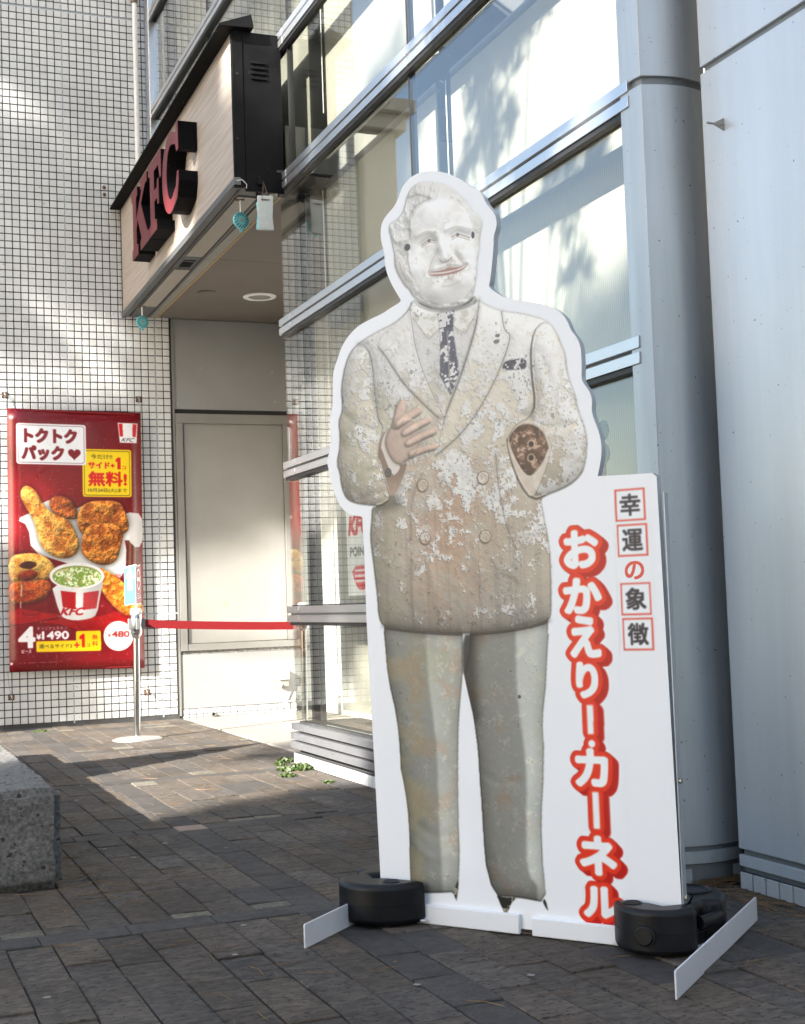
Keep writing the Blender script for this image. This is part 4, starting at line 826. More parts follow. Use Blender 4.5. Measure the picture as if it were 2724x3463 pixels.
MB().tube([(3.54,YW-.05,.25),(3.52,YW-.075,.235),(3.505,YW-.07,.18),(3.51,YW-.06,.12),(3.55,YW-.05,.085),(3.62,YW-.04,.09),(3.66,YW-.03,.16)],.007,8).build('cable',M['whiteplastic'],ob,smooth=True)
sp=thing('drain_spout','small grey metal spout at the foot of the recess wall','spout',(2.9,YW,.02))
MB().cyl((2.87,YW-.005,.055),(2.90,YW-.11,.028),.017,14).build('pipe',M['galv'],sp,smooth=True)
MB().cyl((2.9,YW-.108,.0285),(2.9005,YW-.112,.0275),.013,14).build('opening',M['dark'],sp)
# recess ceiling and shop interior
ec=thing('entrance_ceiling','taupe ceiling over the shop entrance recess','ceiling',(2.42,7.9,3.47),kind='structure')
MB().box((2.515,7.70,3.47),(3.85,9.51,3.54)).build('ceiling_board',M['soffit'],ec); MB().box((2.515,9.516,3.47),(3.85,YW,3.54)).build('ceiling_board',M['soffit'],ec)
MB().box((2.425,7.72,3.466),(2.500,9.51,3.53)).build('edge_strip',M['soffit_light'],ec); MB().box((2.425,9.516,3.466),(2.500,YW,3.53)).build('edge_strip',M['soffit_light'],ec)
MB().box((2.502,7.72,3.462),(2.513,YW,3.53)).build('trim_line',M['trimline'],ec)
MB().box((2.42,7.7,3.545),(3.85,YW,3.56)).build('ceiling_backing',M['gasket'],ec)
def downlight(loc,r,label,hollow=True):
    d=thing('downlight',label,'ceiling light',loc)
    c=Vector(loc)
    if hollow:
        MB().lathe([(r*.70,-.004),(r*.72,-.012),(r*.97,-.009),(r,-.001),(r*.70,-.0005)],c,40).build('trim_ring',M['whitemetal'],d,smooth=True)
        MB().cyl(c+Vector((0,0,-.0055)),c+Vector((0,0,-.003)),r*.695,32).build('diffuser',M['soffit_light'],d)
    else:
        MB().lathe([(r,-.001),(r,-.007),(r*.9,-.010)],c,32).build('cover_plate',M['soffit'],d,smooth=True)
downlight((3.15,10.6,3.47),.137,'large round recessed downlight with pale ring in the entrance ceiling')
downlight((2.70,10.56,3.47),.075,'small round blank cover on the entrance ceiling beside the ringed downlight',False)
downlight((2.93,8.75,3.47),.10,'round blank ceiling cover just below the hanging grey plate',False)
# interior shell
ish=thing('shop_interior','plain pale room shell behind the window blinds','room',(2.6,3.8,.2),kind='structure')
MB().box((2.53,3.86,.12),(7.2,7.85,.24)).build('interior_floor',M['terracotta'],ish); MB().box((7.0,3.8,.0),(7.2,YW,9.1)).build('interior_wall',M['interior'],ish)
MB().box((2.46,3.8,9.0),(7.2,YW,9.2)).build('roof_slab',M['interior'],ish); MB().box((2.80,3.66,0),(7.2,3.855,9.0)).build('end_wall',M['interior'],ish)
MB().box((3.86,7.87,0),(7.0,7.95,3.47)).build('partition',M['interior'],ish); MB().box((3.852,7.87,0),(3.86,YW,3.47)).build('recess_side',M['interior'],ish)
MB().box((2.53,7.86,3.57),(7,YW,3.9)).build('floor_slab',M['interior'],ish)
# ---------------------------------------------------------------- glazed facade
fa=thing('glass_facade','tall glazed shop front with paired aluminium rails','facade',(2.47,5.8,0))
RC=[.886,1.755,2.628,3.497,4.366,5.20,6.06,6.93,7.8]
def rails(y0,y1,c,deep=False):
    MB().box((2.450,y0,c-.047),(2.500,y1,c-.007)).build('rail',M['rail'],fa,.0018)
    MB().box((2.450,y0,c+.006),(2.500,y1,c+.047)).build('rail',M['rail'],fa,.0018)
for i,c in enumerate(RC):
    segs=[(3.845,5.742),(5.748,7.618)]
    if c<3.5: segs.append((7.626,7.85))
    if c>4.3: segs+= [(7.626,9.50),(9.507,11.35)]
    for y0,y1 in segs: rails(y0,y1,c)
    ye=11.35 if c>4.3 else 7.845
    MB().box((2.472,3.83,c-.0068),(2.502,ye,c+.0058)).build('rail_groove',M['graymetal'],fa)
    MB().box((2.458,3.83,c-.066),(2.506,ye-.02,c-.0475)).build('gasket',M['gasket'],fa)
    MB().box((2.475,3.83,c+.0475),(2.506,ye-.02,c+.054)).build('gasket',M['gasket'],fa)
lv=[.262]+[c for c in RC]
for a,b in zip(RC[:-1],RC[1:]):
    z0,z1=a+.054,b-.066
    for y0,y1 in ((3.838,5.785),(5.797,7.858))+(((7.64,9.512),(9.524,11.35)) if a>4.3 or a>3.4 and False else ()):
        MB().box((2.486,y0,z0),(2.494,y1,z1)).build('glass_pane',M['glass'],fa)
MB().box((2.486,7.66,3.57),(2.494,9.512,4.30)).build('glass_pane',M['glass'],fa); MB().box((2.486,9.524,3.57),(2.494,11.35,4.30)).build('glass_pane',M['glass'],fa)
for y0,y1 in ((3.838,5.785),(5.797,7.858)): MB().box((2.486,y0,.262),(2.494,y1,.82)).build('glass_pane',M['glass'],fa)
for y,z0,z1 in ((5.791,.25,8.9),(9.518,3.57,8.9)): MB().box((2.484,y-.0055,z0),(2.520,y+.0055,z1)).build('glass_joint',M['gasket'],fa)
MB().box((2.484,7.628,3.57),(2.52,7.639,8.9)).build('glass_joint',M['gasket'],fa)
MB().box((2.476,3.818,.24),(2.51,3.836,8.9)).build('edge_gasket',M['gasket'],fa)
MB().box((2.445,11.355,3.47),(2.51,11.42,9)).box((2.46,11.422,3.47),(2.51,11.58,9)).build('end_frame',M['rail'],fa,.003)
# glass return at the corner with its dark post
for a,b in zip([.25]+[c+.054 for c in RC[:3]],[c-.066 for c in RC[:4]]):
    MB().box((2.4945,7.850,a),(3.85,7.858,b)).build('glass_return',M['glass'],fa)
MB().box((2.585,7.80,.24),(2.625,7.845,3.46)).build('corner_post',M['gasket'],fa,.003)
MB().box((2.627,7.79,.24),(2.66,7.835,3.46)).build('corner_post',M['frost'],fa,.003)
# stepped aluminium plinth and skirting tiles
for z0,z1,x0 in ((.200,.238,2.452),(.146,.186,2.446),(.094,.135,2.442)):
    for y0,y1 in ((3.84,5.0),(5.003,6.3),(6.303,7.605),(7.609,7.84)): MB().box((x0,y0,z0),(2.52,y1,z1)).build('plinth_rail',M['plinth'],fa,.002)
MB().box((2.492,3.83,.01),(2.6,7.80,.25)).build('plinth_core',M['grout'],fa)
MB().box((2.458,3.84,.0),(2.478,7.805,.066)).build('grout_bed',M['grout'],fa)
sm=MB(); sm.box((-.006,-.0285,0),(0,.0285,.058)); me=sm.mesh('skirting_tile'); me.materials.append(M['tile'])
for k in range(63):
    o=bpy.data.objects.new('skirting_tile',me); COL.objects.link(o); o.parent=fa; o.location=Vector((2.458,7.772-k*.0622,.006))-Vector((2.47,5.8,0)); o.rotation_euler=(0,0,rnd.gauss(0,.012))
# blinds
for lab,y0,y1,z0,z1 in (('white ribbed roller blind behind the window bay nearest the metal column',3.90,5.70,.40,3.40),('white roller blind behind the window bay next to the entrance corner',5.86,7.50,.325,3.40),('upper floor white roller blind behind the bay nearest the metal column',3.90,5.74,3.60,8.6),('upper floor white roller blind behind the bay above the entrance corner',5.84,7.44,3.60,8.6),('upper floor white roller blind behind the glass above the canopy',7.75,11.2,3.6,8.6)):
    b=thing('roller_blind',lab,'blind',(2.66,y0,z0),'roller blinds behind the shop windows')
    MB().box((2.660,y0,z0),(2.662,y1,z1)).build('fabric',M['blind'],b)
    MB().box((2.652,y0-.01,z0-.028),(2.670,y1+.01,z0)).build('hem_bar',M['whiteplastic'],b,.004)
    MB().cyl((2.68,y0,z1+.03),(2.68,y1,z1+.03),.025,14).build('roller',M['frost'],b,smooth=True)
    MB().tube([(2.645,y1+.02,z1),(2.645,y1+.02,z0+.25)],.003,5).build('pull_cord',M['whiteplastic'],b)
for z,l in ((1.527,'upper clear suction cup stuck on the inside of the window glass'),(1.443,'lower clear suction cup stuck on the inside of the window glass')):
    sc=thing('suction_cup',l,'suction cup',(2.5,4.184,z))
    mb=MB()
    o=mb.lathe([(.036,0),(.035,.004),(.020,.010),(.009,.014),(.009,.022)],(0,0,0),28).build('cup',M['turq'] if False else M['frost'],sc,smooth=True); o.rotation_euler=(0,R(90),0)
    o2=MB().lathe([(.037,-.0005),(.037,.003),(.033,.0035)],(0,0,0),28).build('rim',M['gasket'],sc); o2.rotation_euler=(0,R(90),0)
    for q in (o,o2): q.location=(0,0,0)
    for q in (o,o2): 
        for v in q.data.vertices: v.co+=Vector((2.5,4.184,z))
tg=thing('window_tag','small red tag hanging under the suction cups in the window','tag',(2.505,4.22,1.38))
MB().prism([(0,0),(.05,-.01),(.045,-.20),(.01,-.20)],(2.506,4.19,1.42),(0,1,0),(0,0,1),(1,0,0),.006).build('card',M['belt'],tg)
MB().tube([(2.509,4.20,1.44),(2.509,4.215,1.415)],.0015,5).build('string',M['whiteplastic'],tg)
im=image_from('window_sticker_print',paint_sticker()); MST=m_print('window_sticker',im)
def uvquad(name,mat,parent,p00,p10,p11,p01,uvs=((0,0),(1,0),(1,1),(0,1)),thick=None):
    mb=MB().add([p00,p10,p11,p01],[(0,1,2,3)]); o=mb.build(name,mat,parent); me=o.data; uv=me.uv_layers.new(name='print')
    mp={}
    org=ORG.get(parent,Vector((0,0,0)))
    for p,u in zip((p00,p10,p11,p01),uvs): mp[tuple(round(x,4) for x in (Vector(p)-org))]=u
    for lp in me.loops: uv.data[lp.index].uv=mp[tuple(round(x,4) for x in me.vertices[lp.vertex_index].co)]
    return o
st=thing('window_sticker','white notice with red lettering on the glass, half hidden by the cutout board','sticker',(2.5,6.75,1.2))
uvquad('print',MST,st,(2.4975,6.89,.98),(2.4975,6.50,.98),(2.4975,6.50,1.46),(2.4975,6.89,1.46))
MB().box((2.4985,6.50,.98),(2.4995,6.89,1.46)).build('backing',M['white'],st)
# ---------------------------------------------------------------- satin metal column and right hand cladding
co=thing('metal_column','curved satin metal column between the windows and the pale cladding','column',(2.58,3.8,0))
def col_poly(inset=0):
    pts=[(2.456+inset,3.90),(2.456+inset,3.812),(2.462+inset,3.778+inset)]
    for k in range(1,9):
        t=k/9; pts.append((2.462+.26*t,3.778+inset-.028*math.sin(t*math.pi)))
    pts+=[(2.73,3.80),(2.73,3.90)]; return pts
for z0,z1,n in ((.123,2.636,'cladding'),(2.664,5.25,'cladding'),(5.28,9.1,'cladding')): MB().prism(col_poly(),(0,0,z0),(1,0,0),(0,1,0),(0,0,1),z1-z0).build(n,M['column'],co,.002,smooth=True)
MB().prism(col_poly(.012),(0,0,0),(1,0,0),(0,1,0),(0,0,1),9).build('core',M['graymetal'],co)
MB().prism(col_poly(-.001),(0,0,.069),(1,0,0),(0,1,0),(0,0,1),.038).build('base_rail',M['column'],co,.001)
for k in range(5): MB().box((2.463+.062*k,3.774,.005),(2.463+.062*k+.055,3.80,.051)).build('skirting_tile',M['tile'],co,.001)
MB().box((2.458,3.784,0),(2.73,3.9,.05)).build('grout_bed',M['grout'],co)
cw=thing('cladding_wall','pale blue grey metal clad wall at the right edge with a horizontal joint','wall',(2.61,0,0))
for y0,y1 in ((-1.4,3.652),(-6,-1.42)):
    for z0,z1 in ((.127,2.638),(2.660,5.2),(5.222,9)): MB().box((2.610,y0,z0),(2.66,y1,z1)).build('cladding_panel',M['panel'],cw,.0025)
MB().box((2.622,-6,0),(3.1,3.64,9)).build('backing',M['graymetal'],cw)
MB().box((2.612,-6,.072),(2.63,3.655,.108)).build('base_rail',M['panel'],cw,.002)
MB().box((2.616,-6,.0),(2.63,3.652,.056)).build('grout_bed',M['grout'],cw)
for k in range(40): MB().box((2.611,3.652-.0655*k-.059,.002),(2.62,3.652-.0655*k,.053)).build('skirting_tile',M['tile'],cw,.001)
br=thing('wall_bracket','tiny triangular metal bracket sticking out of the cladding','bracket',(2.61,3.535,2.43))
MB().prism([(0,0),(.045,.022),(.045,-.020)],(2.565,3.535,2.43),(1,0,0),(0,0,1),(0,1,0),.004).build('plate',M['galv'],br); MB().cyl((2.545,3.537,2.43),(2.61,3.537,2.43),.004,8).build('pin',M['galv'],br)
# ---------------------------------------------------------------- sign canopy over the entrance
ca=thing('sign_canopy','dark framed sign canopy with cream board and three red raised letters','sign',(2.2,7.7,3.45))
A0=Vector((2.165,7.70,0)); A1=Vector((2.215,11.57,0)); ay=(A1-A0).normalized(); ax=Vector((ay.y,-ay.x,0)); LN=(A1-A0).length; up=Vector((0,0,1))
def cp(x,y,z): return A0+ax*x+ay*y+up*z
def cbox(name,x,y,z,mat,bev=.002,par=ca):
    mb=MB(); vs=[cp(a,b,c) for c in z for a,b in ((x[0],y[0]),(x[1],y[0]),(x[1],y[1]),(x[0],y[1]))]
    mb.add(vs,[(0,3,2,1),(4,5,6,7),(0,1,5,4),(1,2,6,5),(2,3,7,6),(3,0,4,7)]); return mb.build(name,mat,par,bev)
cbox('fascia_board',(0,.02),(.035,LN),(3.495,4.40),M['fascia'],.001)
cbox('edge_trim',(-.006,.06),(0,.034),(3.44,4.41),M['blackpaint'])
cbox('edge_trim',(-.005,.06),(LN-.012,LN),(3.5,4.40),M['blackpaint'])
cbox('end_panel',(.062,.30),(.006,.03),(3.42,4.395),M['blackpaint'])
cbox('body',(.022,.29),(.04,LN),(3.52,4.39),M['blackpaint'])
cbox('bottom_trim',(-.012,.028),(-.004,LN),(3.448,3.493),M['slatmetal'])
cbox('soffit_frame',(.030,.235),(.03,LN),(3.462,3.50),M['slatmetal'])
cbox('soffit_groove',(.05,.058),(.05,LN-.02),(3.458,3.463),M['gasket'],0); cbox('soffit_groove',(.205,.213),(.05,LN-.02),(3.458,3.463),M['gasket'],0)
for y0,y1 in ((.25,1.72),(2.12,3.4)): cbox('light_panel',(.075,.195),(y0,y1),(3.452,3.463),M['lightpanel'],.002)
cbox('access_slot',(.09,.18),(1.86,1.875),(3.456,3.463),M['gasket'],0); cbox('speaker_grille',(.095,.175),(1.92,2.05),(3.456,3.463),M['blackpaint'],0)
for k in range(4): cbox('vent_slat',(.11,.205),(-.006,.004),(4.20-k*.032,4.216-k*.032),M['blackpaint'],.002)
mb=MB(); pf=[(-.095,4.388),(-.095,4.402),(.105,4.478),(.118,4.41),(.118,4.395)]
mb.add([cp(x,-.06,z) for x,z in pf]+[cp(x,LN+.0,z) for x,z in pf],[(0,1,2,3,4),(9,8,7,6,5)]+[(i,5+i,5+(i+1)%5,(i+1)%5) for i in range(5)]); mb.build('ridge_cap',M['blackpaint'],ca,.002)
# raised letters, seen from -x with y running to the left
def letter(polys,y_left,z0,label):
    # polys: outer outlines in metres, x to the right (towards -y)
    l=None; face=MB(); side=MB()
    for pl in polys:
        pts=[A0+ay*((y_left-7.70)-p[0])+up*(z0+p[1]) for p in pl]
        side.add([p+ax*-.128 for p in pts]+[p+ax*-.0005 for p in pts],[(i,(i+1)%len(pts),len(pts)+(i+1)%len(pts),len(pts)+i) for i in range(len(pts))]+[tuple(range(len(pts)))])
        cen=sum(pts,Vector())/len(pts)
        face.add([p+ax*-.1285 for p in pts]+[p+ax*-.1315 for p in pts],[tuple(range(len(pts),2*len(pts)))]+[(i,(i+1)%len(pts),len(pts)+(i+1)%len(pts),len(pts)+i) for i in range(len(pts))])
    b=side.build('letter',M['blackpaint'],ca); b['label']=label
    face.build('letter_face',M['red'],b)
h=.52
Kp=[(0,0),(.24,0),(.24,.07),(.185,.09),(.185,.20),(.235,.265),(.38,.09),(.335,.06),(.335,0),(.665,0),(.665,.07),(.60,.09),(.375,.345),(.545,.45),(.62,.455),(.62,.52),(.37,.52),(.37,.455),(.415,.445),(.185,.275),(.185,.445),(.24,.455),(.24,.52),(0,.52),(0,.455),(.05,.44),(.05,.085),(0,.07)]
Fp=[(0,0),(.27,0),(.27,.07),(.20,.09),(.20,.215),(.30,.215),(.315,.165),(.36,.165),(.36,.345),(.315,.345),(.30,.295),(.20,.295),(.20,.435),(.365,.435),(.40,.33),(.455,.33),(.455,.52),(0,.52),(0,.45),(.055,.435),(.055,.085),(0,.07)]
Cp=[]
for t in range(62,299,12): Cp.append((.27+.27*math.cos(R(t)),.255+.272*math.sin(R(t))))
Cp+=[(.47,.03),(.52,.13),(.52,.20),(.475,.20),(.43,.115)]
for t in range(-62,-300,-14): Cp.append((.285+.145*math.cos(R(t)),.255+.185*math.sin(R(t))))
Cp+=[(.44,.40),(.47,.34),(.525,.34),(.525,.53),(.475,.53),(.45,.48)]
letter([Kp],10.36,3.635,'left red letter K'); letter([Fp],9.68,3.635,'middle red letter F'); letter([Cp],9.19,3.632,'right red letter C')
# pipe stub and cord remains
MB().tube([(2.31,7.685,3.475),(2.33,7.80,3.46),(2.43,8.1,3.44)],.019,14).build('pipe_stub',M['blackpaint'],ca,smooth=True)
MB().tube([cp(.0,-.01,3.47),cp(.03,-.02,3.475),cp(.06,-.015,3.45),cp(.055,-.02,3.425)],.002,5).build('frayed_cord',M['whiteplastic'],ca)
# hanging repellents
def disc(loc,label,rz):
    d=thing('insect_repellent',label,'insect repellent',loc,group=None); c=Vector(loc); z=.0
    body=MB(); body.lathe([(.0,-.010),(.046,-.010),(.053,-.006),(.054,0),(.053,.006),(.046,.010),(.0,.010)],(0,0,0),36)
    o=body.build('case',M['turq'],None,smooth=True); o.parent=d; o.rotation_euler=(R(90),0,rz)
    hm=MB()
    for r,n in ((.044,16),(.033,12)):
        for i in range(n):
            a=2*math.pi*(i+.5*(r<.04))/n; hm.cyl((r*math.cos(a),r*math.sin(a),.0085),(r*math.cos(a),r*math.sin(a),.0108),.0044,8)
    o=hm.build('vent_hole',M['dark'],None); o.parent=d; o.rotation_euler=(R(90),0,rz)
    lm=MB().box((-.014,.006,.0102),(.012,.010,.0112)).box((-.011,-.001,.0102),(.014,.003,.0112)).box((-.014,-.008,.0102),(.012,-.004,.0112)); o=lm.build('printed_mark',M['lightpanel'],None); o.parent=d; o.rotation_euler=(R(90),0,rz)
    o=MB().lathe([(.011,-.003),(.013,0),(.011,.003)],(0,0,0),16).build('bottom_ring',M['turq'],None,smooth=True); o.parent=d; o.rotation_euler=(R(90),0,rz); o.location=(0,0,-.060)
    o=MB().cyl((0,0,.054),(0,0,.125),.0055,10).build('hanger',M['whiteplastic'],None,smooth=True); o.parent=d
    o=MB().tube([(-.05,0,.135),(-.02,.006,.128),(0,0,.128),(.025,-.006,.132)],.006,6).build('clip',M['rust'],None); o.parent=d
    return d
disc((2.25,7.92,3.297),'turquoise perforated insect repellent disc hanging at the near end of the sign canopy',R(12))
disc((2.25,10.93,3.283),'turquoise perforated disc hanging at the far end of the canopy by the tiled wall',R(12))
pl=thing('repellent_plate','grey green repellent plate hanging on a cord under the canopy end','insect repellent',(2.325,7.64,3.28))
MB().prism([(-.047,.105),(-.05,.0),(-.042,-.02),(-.049,-.105),(.049,-.105),(.043,-.02),(.047,.03),(.048,.105)],(2.325,7.645,3.275),(.98,-.17,0),(0,0,1),(.17,.98,0),.014).build('plate',M['plate'],pl,.005)
MB().prism([(-.053,.06),(-.046,.0),(-.056,-.10),(-.043,-.10),(-.038,.0),(-.045,.07)],(2.325,7.655,3.275),(.98,-.17,0),(0,0,1),(.17,.98,0),.012).build('side_clip',M['turq'],pl,.002)
MB().box((2.30,7.638,3.352),(2.35,7.646,3.357)).build('slot',M['rust'],pl)
MB().tube([(2.305,7.645,3.355),(2.318,7.66,3.43),(2.325,7.68,3.475),(2.333,7.66,3.43),(2.345,7.645,3.355)],.0018,5).build('cord',M['rust'],pl)
dp=thing('downpipe','thin white vertical pipe on the tiled wall above the canopy','pipe',(2.37,YW-.05,4.43))
MB().cyl((2.37,YW-.052,4.40),(2.37,YW-.052,6.24),.022,14).build('pipe',M['whiteplastic'],dp,smooth=True); MB().cyl((2.37,YW-.052,6.24),(2.37,YW-.052,6.30),.030,14).build('collar',M['rust'],dp); MB().cyl((2.37,YW-.052,6.30),(2.37,YW-.052,9.2),.022,14).build('pipe',M['whiteplastic'],dp,smooth=True)
MB().box((2.345,YW-.035,5.4),(2.395,YW-.008,5.43)).box((2.345,YW-.035,4.6),(2.395,YW-.008,4.63)).build('pipe_clip',M['galv'],dp)
for z,l in ((4.587,'upper'),(4.524,'lower')):
    b=tag(MB().lathe([(.017,0),(.017,.005),(.010,.012),(.003,.014)],(0,0,0),14).build('wall_bolt',M['rust'],None,smooth=True),l+' of two small grey bolt heads on the tiles left of the canopy','bolt'); b.rotation_euler=(R(90),0,0); b.location=(2.08,YW-.008,z)
# ---------------------------------------------------------------- poster banner
po=thing('poster_banner','tall dark red fried chicken price banner hung on the tiled wall','banner',(1.782,YW-.075,.46))
PX0,PX1,PZ0,PZ1=1.233,2.337,.463,2.63
im=image_from('banner_print',paint_poster()); MPO=m_print('banner_print',im,.30,.5,.25)
NX,NZ=10,22; g=MB(); uvs=[]
def bx(i,j):
    u,v=i/NX,j/NZ; w=.006*math.sin(v*7+u*2)+.005*math.sin(u*6.0+1.3*v)+.003*(abs(u-.5)*2)**4*(v-.3)
    return (PX0+u*(PX1-PX0)+.012*(1-v)*(-1)+.0,YW-.075-w,PZ0+v*(PZ1-PZ0)+.020*(.5-u)*.9*(v)+.012*(.5-u)*(1-v)*2)
vs=[bx(i,j) for j in range(NZ+1) for i in range(NX+1)]; fs=[(j*(NX+1)+i,j*(NX+1)+i+1,(j+1)*(NX+1)+i+1,(j+1)*(NX+1)+i) for j in range(NZ) for i in range(NX)]
sh=MB().add(vs,fs).build('printed_sheet',MPO,po,smooth=True); uv=sh.data.uv_layers.new(name='print')
for lp in sh.data.loops:
    k=lp.vertex_index; uv.data[lp.index].uv=((k%(NX+1))/NX,(k//(NX+1))/NZ)
s2=sh.modifiers.new('thick','SOLIDIFY'); s2.thickness=.002; s2.offset=-1
MB().cyl(Vector(bx(0,NZ))+Vector((.01,.006,-.012)),Vector(bx(NX,NZ))+Vector((-.01,.006,-.012)),.008,10).build('hem_rod',M['belt'],po); MB().cyl(Vector(bx(0,0))+Vector((.01,.006,.012)),Vector(bx(NX,0))+Vector((-.01,.006,.012)),.008,10).build('hem_rod',M['belt'],po)
def hook(x,z,label,dz):
    hk=thing('wall_hook',label,'hook',(x,YW-.009,z))
    MB().box((x-.026,YW-.013,z-.026),(x+.026,YW-.009,z+.026)).build('plate',M['rust'],hk,.002)
    for sx in (-.017,.017):
        for sz in (-.017,.017): MB().cyl((x+sx,YW-.0135,z+sz),(x+sx,YW-.016,z+sz),.004,8).build('screw',M['dark'],hk)
    MB().tube([(x-.006,YW-.013,z+.012),(x-.004,YW-.04,z+.014),(x,YW-.045,z-.002),(x+.004,YW-.04,z-.014),(x+.006,YW-.013,z-.012)],.004,8).build('staple',M['galv'],hk,smooth=True)
    if dz: MB().tube([(x,YW-.045,z-.005),(x-.008,YW-.05,z+dz*.35),(x+.006,YW-.06,z+dz*.7),(x,YW-.075,z+dz)],.0035,6).build('clip',M['galv'],hk,smooth=True)
hook(1.226,2.758,'metal wall hook above the left corner of the red banner',-.115); hook(2.337,2.748,'metal wall hook above the right corner of the red banner',-.115)
hook(1.239,.265,'metal wall hook with a thin wire below the left corner of the red banner',.0); hook(2.352,.24,'metal wall hook with a loose cord below the right corner of the banner',.0)
w1=tag(MB().tube([(1.236,YW-.04,.285),(1.225,YW-.03,.33),(1.215,YW-.04,.40),(1.210,YW-.06,.47)],.0016,5).build('hanging_wire',M['dark'],None),'thin wire from the lower left hook up to the red banner','wire')
w2=tag(MB().tube([(2.352,YW-.045,.24),(2.40,YW-.06,.22),(2.45,YW-.06,.19),(2.49,YW-.03,.17)],.0016,5).build('hanging_wire',M['dark'],None),'thin loose wire from the lower right hook across the tiles','wire')
# ---------------------------------------------------------------- stanchions with red belt
SX,SY=1.947,9.97
def post(x,y,label):
    t=thing('barrier_post',label,'barrier post',(x,y,0),'barrier posts')
    MB().lathe([(.180,0),(.180,.007),(.160,.015),(.05,.020),(.028,.026),(.024,.03)],(x,y,0),48).build('base',M['satin'],t,smooth=True)
    MB().cyl((x,y,.02),(x+.008,y,.765),.0225,24).build('pole',M['steel'],t,smooth=True)
    MB().lathe([(.0225,0),(.026,.005),(.042,.040),(.042,.046)],(x+.009,y,.735),28).build('cone',M['steel'],t,smooth=True)
    MB().lathe([(.040,0),(.041,.002),(.041,.125),(.039,.128)],(x+.010,y,.782),28).build('cassette',M['steel'],t,smooth=True)
    MB().lathe([(.041,0),(.043,.004),(.043,.030),(.034,.042),(.012,.045)],(x+.011,y,.911),28).build('cap',M['whitemetal'],t,smooth=True)
    for dx,dy in ((-.048,0),(.050,0),(.0,-.044)): MB().box((x+.01+dx-.012,y+dy-.016,.800),(x+.01+dx+.012,y+dy+.016,.880)).build('belt_slot',M['graymetal'],t,.003)
    return t
post(3.235,9.99,'barrier post seen through the corner glass at the right end of the red belt')
sn=post(SX,SY,'polished steel barrier post in front of the red banner, holding the red belt')
bl=MB(); xs_=[SX+.062,2.2,2.45,2.7,2.95,3.187]; tz=[.872,.856,.841,.828,.817,.810]
vs=[(x,SY-.001,z) for x,z in zip(xs_,tz)]+[(x,SY-.001,z-.060) for x,z in zip(xs_,tz)]+[(x,SY+.001,z) for x,z in zip(xs_,tz)]+[(x,SY+.001,z-.060) for x,z in zip(xs_,tz)]
fs=[]
for i in range(5): fs+=[(6+i,7+i,1+i,i),(12+i,13+i,19+i,18+i),(i,i+1,13+i,12+i),(18+i,19+i,7+i,6+i)]
bl.add(vs,fs).build('belt',M['belt'],sn,smooth=True)
MB().cyl((SX+.056,SY,.806),(SX+.056,SY,.875),.016,14).build('belt_roll',M['belt'],sn,smooth=True)
MB().cyl((SX+.011,SY,.955),(SX+.013,SY,1.02),.006,10).build('card_stem',M['whitemetal'],sn)
# folded direction card: blue arrow half, red no-entry half
cd_=thing('direction_card','small folded card on the barrier post, blue arrow half and red no entry half','sign',(SX+.013,SY,.98))
B0=Vector((SX-.065,SY+.035,0)); B1=Vector((SX+.012,SY-.02,0)); B2=Vector((SX+.062,SY+.05,0))
MBLUE=pm('blue_card',(.055,.26,.42),.3,var=.02); MRED=pm('red_card',(.33,.012,.03),.3,var=.02)
def cardside(a,b,mat,nm):
    d=(b-a); n=Vector((d.y,-d.x,0)).normalized()
    mb=MB(); q=[a+up*.985,b+up*.995,b+up*1.268,a+up*1.25]; mb.add([p for p in q]+[p+n*-.003 for p in q],[(0,1,2,3),(7,6,5,4)]+[(i,4+i,4+(i+1)%4,(i+1)%4) for i in range(4)]); mb.build(nm,mat,cd_)
    q=[a+up*.978,b+up*.988,b+up*1.276,a+up*1.258]; MB().add([p+n*-.0045 for p in q]+[p+n*-.0075 for p in q],[(0,1,2,3),(7,6,5,4)]+[(i,4+i,4+(i+1)%4,(i+1)%4) for i in range(4)]).build('clear_sleeve',M['white'],cd_)
    return lambda u,v:a+d*u+up*v+n*.0012
f=cardside(B0,B1,MBLUE,'blue_half')
MB().add([f(.30,1.09),f(.68,1.09),f(.68,1.175),(f(.92,1.175)),f(.5,1.25),f(.08,1.175),f(.30,1.175)],[(0,1,2,3,4,5,6)]).build('arrow',M['white'],cd_)
MB().add([f(.30,1.03),f(.62,1.03),f(.62,1.065),f(.30,1.065)],[(0,1,2,3)]).build('lettering',MBLUE,cd_)
f=cardside(B1,B2,MRED,'red_half')
rg=MB(); k=24
o_=[f(.46+.38*math.cos(2*math.pi*i/k),1.165+.078*math.sin(2*math.pi*i/k)) for i in range(k)]; i_=[f(.46+.31*math.cos(2*math.pi*i/k),1.165+.066*math.sin(2*math.pi*i/k)) for i in range(k)]
rg.add(o_+i_,[(i,(i+1)%k,k+(i+1)%k,k+i) for i in range(k)]).build('ring',M['white'],cd_)
MB().add([f(.22,1.152),f(.70,1.152),f(.70,1.180),f(.22,1.180)],[(0,1,2,3)]).build('bar',M['white'],cd_)
lt_=MB()
for a,b,c,d in ((.18,.40,1.022,1.034),(.18,.40,1.042,1.050),(.18,.40,1.058,1.064),(.52,.56,1.03,1.066),(.74,.78,1.03,1.066),(.56,.74,1.03,1.036)): lt_.add([f(a,c),f(b,c),f(b,d),f(a,d)],[(0,1,2,3)])
lt_.build('lettering',M['white'],cd_)
